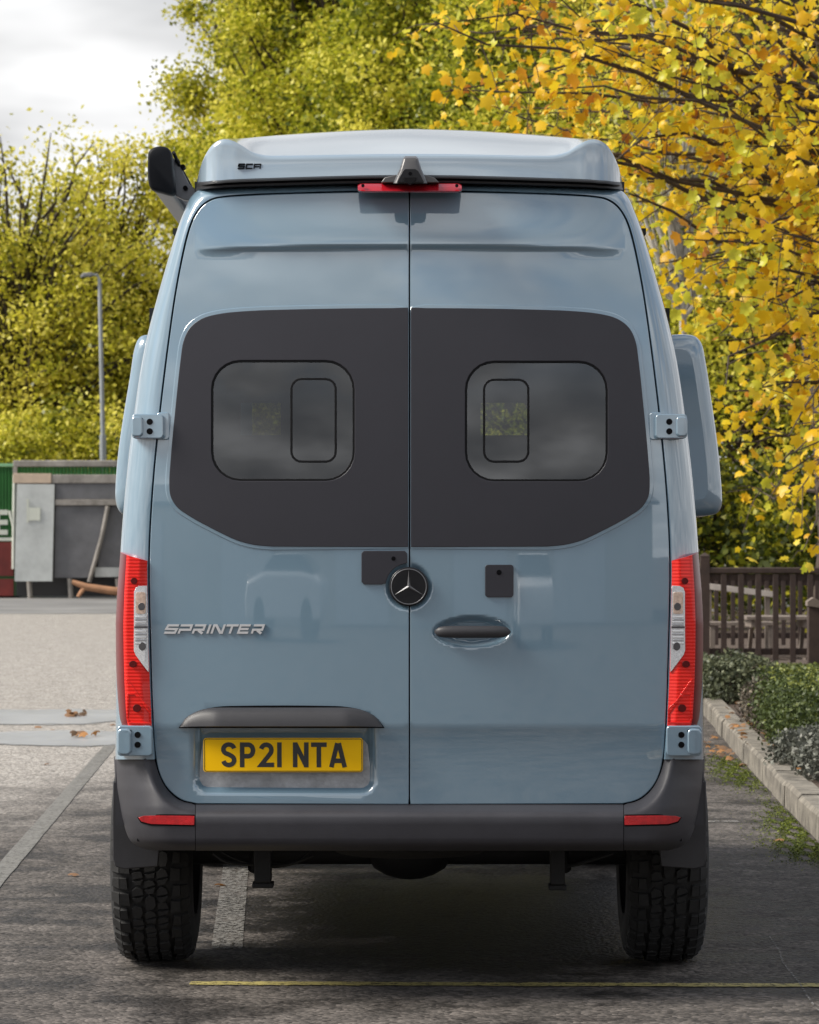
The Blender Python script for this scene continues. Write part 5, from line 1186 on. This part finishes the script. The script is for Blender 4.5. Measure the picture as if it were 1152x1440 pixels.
# picnic table
Yt = 38.4; XT = lambda px: (px - 576) / FPX * Yt; ZT = lambda py: EYE - (py - HOR) / FPX * Yt
PT = empty('picnic_table', (XT(1092), Yt, 0.09), 'grey timber picnic table seen through the fence pickets', 'table')
zt = ZT(866)
for k in range(5): MB().box(XT(1046), XT(1140), Yt - 0.36 + 0.146 * k, Yt - 0.36 + 0.146 * k + 0.137, zt - 0.04, zt).build('table_plank', M_fenc2, PT, bevel=0.004)
zs = ZT(917)
for d in (-0.78, 0.56):
    for k in range(2): MB().box(XT(1046), XT(1140), Yt + d + 0.115 * k, Yt + d + 0.115 * k + 0.107, zs - 0.035, zs).build('seat_plank', M_fenc2, PT, bevel=0.004)
for px in (1055, 1128):
    x = XT(px); MB().box(x - .022, x + .022, Yt - 0.76, Yt + 0.76, zs - 0.125, zs - 0.037).build('cross_beam', M_fenc2, PT, bevel=0.003)
    MB().box(x - .022, x + .022, Yt - 0.33, Yt + 0.33, zt - 0.125, zt - 0.042).build('top_beam', M_fenc2, PT, bevel=0.003)
    for d in (-1, 1): MB().obox((x + 0.046, Yt + d * 0.42, (zt + 0.02) / 2), (0.022, 0, 0), (0, 0.045, 0), np.array((0, -d * 0.20, (zt - 0.12) / 2))).build('leg', M_fenc2, PT, bevel=0.003)
# bench with pale back board
Yt = 39.8; BN = empty('timber_bench', (XT(1035), Yt, 0.09), 'timber bench with a pale back board behind the fence', 'bench')
b0 = np.array([XT(992), Yt, ZT(824)]); b1 = np.array([XT(1088), Yt, ZT(836)])
d_ = (b1 - b0) / 2; MB().obox((b0 + b1) / 2, d_, (0, 0.02, 0), (0, 0, 0.035)).build('back_board', mat('pale_bare_timber', (0.46, 0.41, 0.37), 0.85, var=0.2, vscale=9), BN, bevel=0.004)
MB().box(XT(992), XT(1088), Yt - 0.42, Yt - 0.04, 0.46, 0.50).build('seat', M_fenc2, BN, bevel=0.004)
for px in (998, 1080):
    MB().box(XT(px) - .03, XT(px) + .03, Yt + 0.022, Yt + 0.08, 0.05, ZT(828)).build('leg', M_fenc2, BN, bevel=0.003); MB().box(XT(px) - .03, XT(px) + .03, Yt - 0.40, Yt - 0.34, 0.05, 0.459).build('leg', M_fenc2, BN, bevel=0.003)

# ------------------------------------------------------------------ container, shelter, lamp post on the far side of the yard
YS = 80.0; XS = lambda px: float((px - 576) / FPX * YS); ZS = lambda py: float(EYE - (py - HOR) / FPX * YS)
M_green = mat('green_container_paint', (0.030, 0.155, 0.035), 0.5, var=0.25, vscale=2)
M_redc = mat('dark_red_container_paint', (0.16, 0.018, 0.014), 0.55, var=0.3, vscale=2)
M_white = mat('off_white_paint', (0.66, 0.68, 0.60), 0.6, var=0.1, vscale=3)
M_galv = mat('pale_sheet_steel', (0.55, 0.57, 0.56), 0.5, var=0.18, vscale=2.0, metal=0.2)
M_greym = mat('grey_painted_steel', (0.155, 0.155, 0.165), 0.6, var=0.2, vscale=2)
M_beamg = mat('weathered_grey_beam', (0.30, 0.275, 0.25), 0.8, var=0.35, vscale=3)
M_plank = mat('pale_new_plank', (0.60, 0.47, 0.36), 0.75, var=0.12, vscale=4)
M_dark = mat('dark_recess', (0.03, 0.03, 0.032), 0.9)
M_log = mat('bare_orange_log', (0.45, 0.235, 0.13), 0.8, var=0.2, vscale=5)
CT = empty('storage_container', (XS(-40), YS, 0), 'green over dark red metal container with white lettering, far left edge', 'container')
m_ = MB(); x = XS(-120); i = 0
while x < XS(17):   # corrugated green front
    w_ = 0.075; m_.loft([[(x, YS, ZS(758)), (x + .02, YS + .035, ZS(758)), (x + .04, YS + .035, ZS(758)), (x + .06, YS, ZS(758)), (x + w_, YS, ZS(758))], [(x, YS, ZS(657)), (x + .02, YS + .035, ZS(657)), (x + .04, YS + .035, ZS(657)), (x + .06, YS, ZS(657)), (x + w_, YS, ZS(657))]], closed=False); x += w_
fix_normals(m_.build('upper_wall', M_green, CT, False))
MB().box(XS(-120), XS(20), YS + 0.04, YS + 5, ZS(838), ZS(656.5)).build('body', M_green, CT)
MB().box(XS(-120), XS(19.5), YS - 0.05, YS + 0.02, ZS(656), ZS(651.5)).build('top_rail', mat('pale_green_rail', (0.25, 0.50, 0.27), 0.5), CT)
MB().box(XS(-120), XS(19), YS - 0.02, YS + 0.02, ZS(810), ZS(762)).build('lower_wall', M_redc, CT)
MB().box(XS(-120), XS(19), YS - 0.02, YS + 0.02, ZS(838), ZS(814)).build('base_wall', M_redc, CT)
MB().box(XS(-120), XS(17), YS - 0.03, YS - 0.005, ZS(760.5), ZS(756)).build('white_stripe', M_white, CT)
m_ = MB(); y0, y1 = YS - 0.022, YS - 0.006
m_.box(XS(-9), XS(0), y0, y1, ZS(752), ZS(717)); 
for (a, b) in ((717, 724), (731, 738), (745, 752)): m_.box(XS(0.2), XS(11), y0, y1, ZS(b), ZS(a))
m_.build('lettering', M_white, CT)
MB().tube([(XS(19.5), YS - 0.06, ZS(800)), (XS(20), YS - 0.06, ZS(735)), (XS(21), YS - 0.06, ZS(668))], 0.045, 8).build('drain_pipe', M_white, CT)
MB().tube([(XS(14), YS - 0.06, ZS(718)), (XS(19.5), YS - 0.06, ZS(740))], 0.04, 8).build('pipe_branch', M_white, CT)

SH = empty('steel_shelter', (XS(130), YS - 0.6, 0), 'grey steel shelter with a pale panel, beside the green container', 'shelter'); Y0 = YS - 0.6; XE = XS(360)
MB().box(XS(22), XE, Y0 + 0.06, Y0 + 0.30, ZS(657), ZS(648)).build('roof_beam', M_beamg, SH, bevel=0.02)
MB().box(XS(22), XS(28), Y0 + 0.06, Y0 + 0.2, ZS(667), ZS(657.3)).build('beam_end', M_beamg, SH, bevel=0.01)
m_ = MB(); x = XS(28)
while x < XE - 0.1: m_.tube([(x, Y0 + 0.15, ZS(668)), (x, Y0 + 0.15, ZS(657))], 0.045, 6); x += 0.085
m_.build('green_sheeting', M_green, SH)
MB().box(XS(22.5), XS(76), Y0 - 0.02, Y0 + 0.10, ZS(680), ZS(666.5)).build('new_plank', M_plank, SH, bevel=0.008)
MB().box(XS(76.5), XE, Y0, Y0 + 0.12, ZS(680), ZS(668)).build('old_beam', M_beamg, SH, bevel=0.01)
MB().box(XS(25), XE, Y0 + 0.32, Y0 + 0.40, ZS(838), ZS(669)).build('back_wall', M_dark, SH)
MB().loft([[(XS(28.5), Y0 - 0.03, ZS(681.5)), (XS(80.8), Y0 - 0.03, ZS(681.5)), (XS(78), Y0 - 0.10, ZS(817)), (XS(25.5), Y0 - 0.10, ZS(817))], [(XS(28.5), Y0 + 0.0, ZS(681.5)), (XS(80.8), Y0 + 0.0, ZS(681.5)), (XS(78), Y0 - 0.07, ZS(817)), (XS(25.5), Y0 - 0.07, ZS(817))]]).build('pale_panel', M_galv, SH, 30, 0.006)
mk = MB(); mk.box(XS(42), XS(45), Y0 - 0.088, Y0 - 0.07, ZS(735), ZS(702)); mk.box(XS(45.2), XS(61), Y0 - 0.088, Y0 - 0.07, ZS(732), ZS(714)); mk.build('white_mark', M_white, SH)
MB().box(XS(81.5), XE, Y0 + 0.04, Y0 + 0.09, ZS(702), ZS(680.6)).build('upper_panel', M_greym, SH)
MB().box(XS(81), XE, Y0 - 0.02, Y0 + 0.16, ZS(711), ZS(702.6)).build('ledge', M_beamg, SH, bevel=0.01)
MB().loft([[(XS(81.5), Y0 + 0.06, ZS(711.6)), (XS(153), Y0 + 0.06, ZS(711.6)), (XS(131), Y0 + 0.06, ZS(812)), (XS(80), Y0 + 0.06, ZS(812))], [(XS(81.5), Y0 + 0.12, ZS(711.6)), (XS(153), Y0 + 0.12, ZS(711.6)), (XS(131), Y0 + 0.12, ZS(812)), (XS(80), Y0 + 0.12, ZS(812))]]).build('sloped_panel', M_greym, SH, 30)
MB().tube([(XS(155), Y0 - 0.02, ZS(712)), (XS(146.5), Y0 - 0.03, ZS(755)), (XS(129), Y0 - 0.05, ZS(818))], 0.05, 8).build('diagonal_brace', M_beamg, SH)
MB().box(XS(140), XE, Y0 + 0.2, Y0 + 0.25, ZS(797), ZS(712)).build('inner_panel', M_greym, SH)
MB().box(XS(136), XE, Y0 + 0.13, Y0 + 0.19, ZS(811), ZS(797.5)).build('pale_sill', M_galv, SH)
for px in (46, 103, 170, 240): MB().tube([(XS(px), Y0 + 0.1, 0), (XS(px - 2), Y0 + 0.1, ZS(813))], 0.06, 8).build('leg', M_beamg, SH)
o = MB().tube([(XS(108), Y0 - 0.5, ZS(817)), (XS(128), Y0 - 0.5, ZS(824.5)), (XS(160), Y0 - 0.4, ZS(829.5)), (XS(215), Y0 - 0.3, ZS(836))], [0.05, 0.085, 0.095, 0.10], 9).build('bare_log', M_log); o.data.transform(__import__('mathutils').Matrix.Identity(4)); tag(o, 'bare orange-brown forked log lying under the grey shelter', 'log')
o2 = MB().tube([(XS(126), Y0 - 0.5, ZS(824)), (XS(116), Y0 - 0.52, ZS(838))], [0.06, 0.04], 8).build('log_fork', M_log, None); o2.parent = o

YL = 83.5; XL = lambda px: float((px - 576) / FPX * YL); ZL = lambda py: float(EYE - (py - HOR) / FPX * YL)
LPT = empty('lamp_post', (XL(143), YL, 0), 'grey street lamp post rising behind the shelter', 'lamp post')
M_pole = mat('galvanised_pole', (0.36, 0.38, 0.40), 0.5, metal=0.4, var=0.15, vscale=3)
MB().tube([(XL(145.5), YL, 0), (XL(145), YL, ZL(640)), (XL(144.7), YL, ZL(612))], 0.085, 12).build('pole_base', M_pole, LPT)
MB().tube([(XL(144.7), YL, ZL(613)), (XL(140), YL, ZL(392))], [0.058, 0.05], 12).build('pole', M_pole, LPT)
MB().tube([(XL(140), YL, ZL(393)), (XL(137), YL, ZL(387)), (XL(128), YL - 0.1, ZL(386))], 0.035, 8).build('arm', M_pole, LPT)
MB().loft([[(XL(131), YL - .16, ZL(389)), (XL(131), YL + .1, ZL(389)), (XL(131), YL + .1, ZL(383)), (XL(131), YL - .16, ZL(383))], [(XL(118), YL - .14, ZL(390)), (XL(118), YL + .08, ZL(390)), (XL(118), YL + .08, ZL(384)), (XL(118), YL - .14, ZL(384))], [(XL(113.5), YL - .08, ZL(391)), (XL(113.5), YL + .02, ZL(391)), (XL(113.5), YL + .02, ZL(387)), (XL(113.5), YL - .08, ZL(387))]]).build('lamp_head', M_greym, LPT, 30, 0.02)

# ------------------------------------------------------------------ behind the camera: what the glossy doors mirror
M_cream = mat('cream_render', (0.55, 0.52, 0.47), 0.85, var=0.12, vscale=1.0)
M_rdoor = mat('pale_roller_door', (0.62, 0.63, 0.64), 0.5, var=0.06, vscale=2)
M_slate = mat('grey_roof_sheet', (0.16, 0.165, 0.175), 0.7, var=0.1, vscale=1)
UN = empty('workshop_unit', (-2, -34, 0), 'low cream workshop with pale roller doors, mirrored faintly in the van doors', 'building')
MB().box(-22, 16, -44, -34, 0, 4.2).build('wall', M_cream, UN)
MB().loft([[(-22.4, -33.6, 4.202), (16.4, -33.6, 4.202), (16.4, -33.6, 4.4), (-22.4, -33.6, 4.4)], [(-22.4, -39, 5.6), (16.4, -39, 5.6), (16.4, -39, 5.8), (-22.4, -39, 5.8)], [(-22.4, -44.4, 4.202), (16.4, -44.4, 4.202), (16.4, -44.4, 4.4), (-22.4, -44.4, 4.4)]]).build('roof', M_slate, UN)
for x in (-18, -10.5, -3, 4.5, 11):
    MB().box(x - 1.7, x + 1.7, -33.97, -33.9, 0.02, 3.3).build('roller_door', M_rdoor, UN)
def car(loc, rz, label, col):
    C_ = empty('parked_car', loc, label, 'car', 'cars parked behind the camera'); C_.rotation_euler = (0, 0, rz); o3 = np.array(loc, float)
    mp_ = mat('car_paint', col, 0.35, coat=1.0); side = [(-2.1, .32), (-2.15, .62), (-2.02, .86), (-1.15, .98), (-0.95, 1.0), (1.0, 1.0), (1.75, .95), (2.08, .86), (2.12, .55), (2.05, .32)]
    rg = []
    for y, k in ((-.86, .96), (-.80, 1.0), (0.80, 1.0), (.86, .96)): rg.append([o3 + np.array([x * k, y, .32 + (z - .32) * (k if abs(y) > .82 else 1)]) for x, z in side])
    fix_normals(MB().loft(rg).build('body', mp_, C_, 30, 0.03))
    cab = [(-1.15, .985), (-.45, 1.42), (.85, 1.44), (1.65, .985)]
    fix_normals(MB().loft([[o3 + np.array([x, s_ * (.80 - .22 * (z - .985)), z]) for x, z in cab] for s_ in (-1, 1)]).build('cabin_glass', mat('dark_car_glass', (0.015, 0.017, 0.02), 0.05), C_, 20))
    fix_normals(MB().loft([[o3 + np.array([x, s_ * .71, z]) for x, z in ((-.5, 1.40), (-.42, 1.455), (.82, 1.47), (.92, 1.42))] for s_ in (-1, 1)]).build('roof', mp_, C_, 30, 0.02))
    for x in (-1.32, 1.28):
        for s_ in (-1, 1): MB().tube([o3 + np.array([x, s_ * .66, .32]), o3 + np.array([x, s_ * .875, .32])], 0.315, 24).build('wheel', M_tyre, C_)
car((-6.5, -26.0, 0), R(8), 'pale silver car, its shape mirrored low in the left door', (0.55, 0.56, 0.58))
car((6.2, -24.0, 0), R(94), 'white car, its outline mirrored low in the right door', (0.75, 0.75, 0.75))
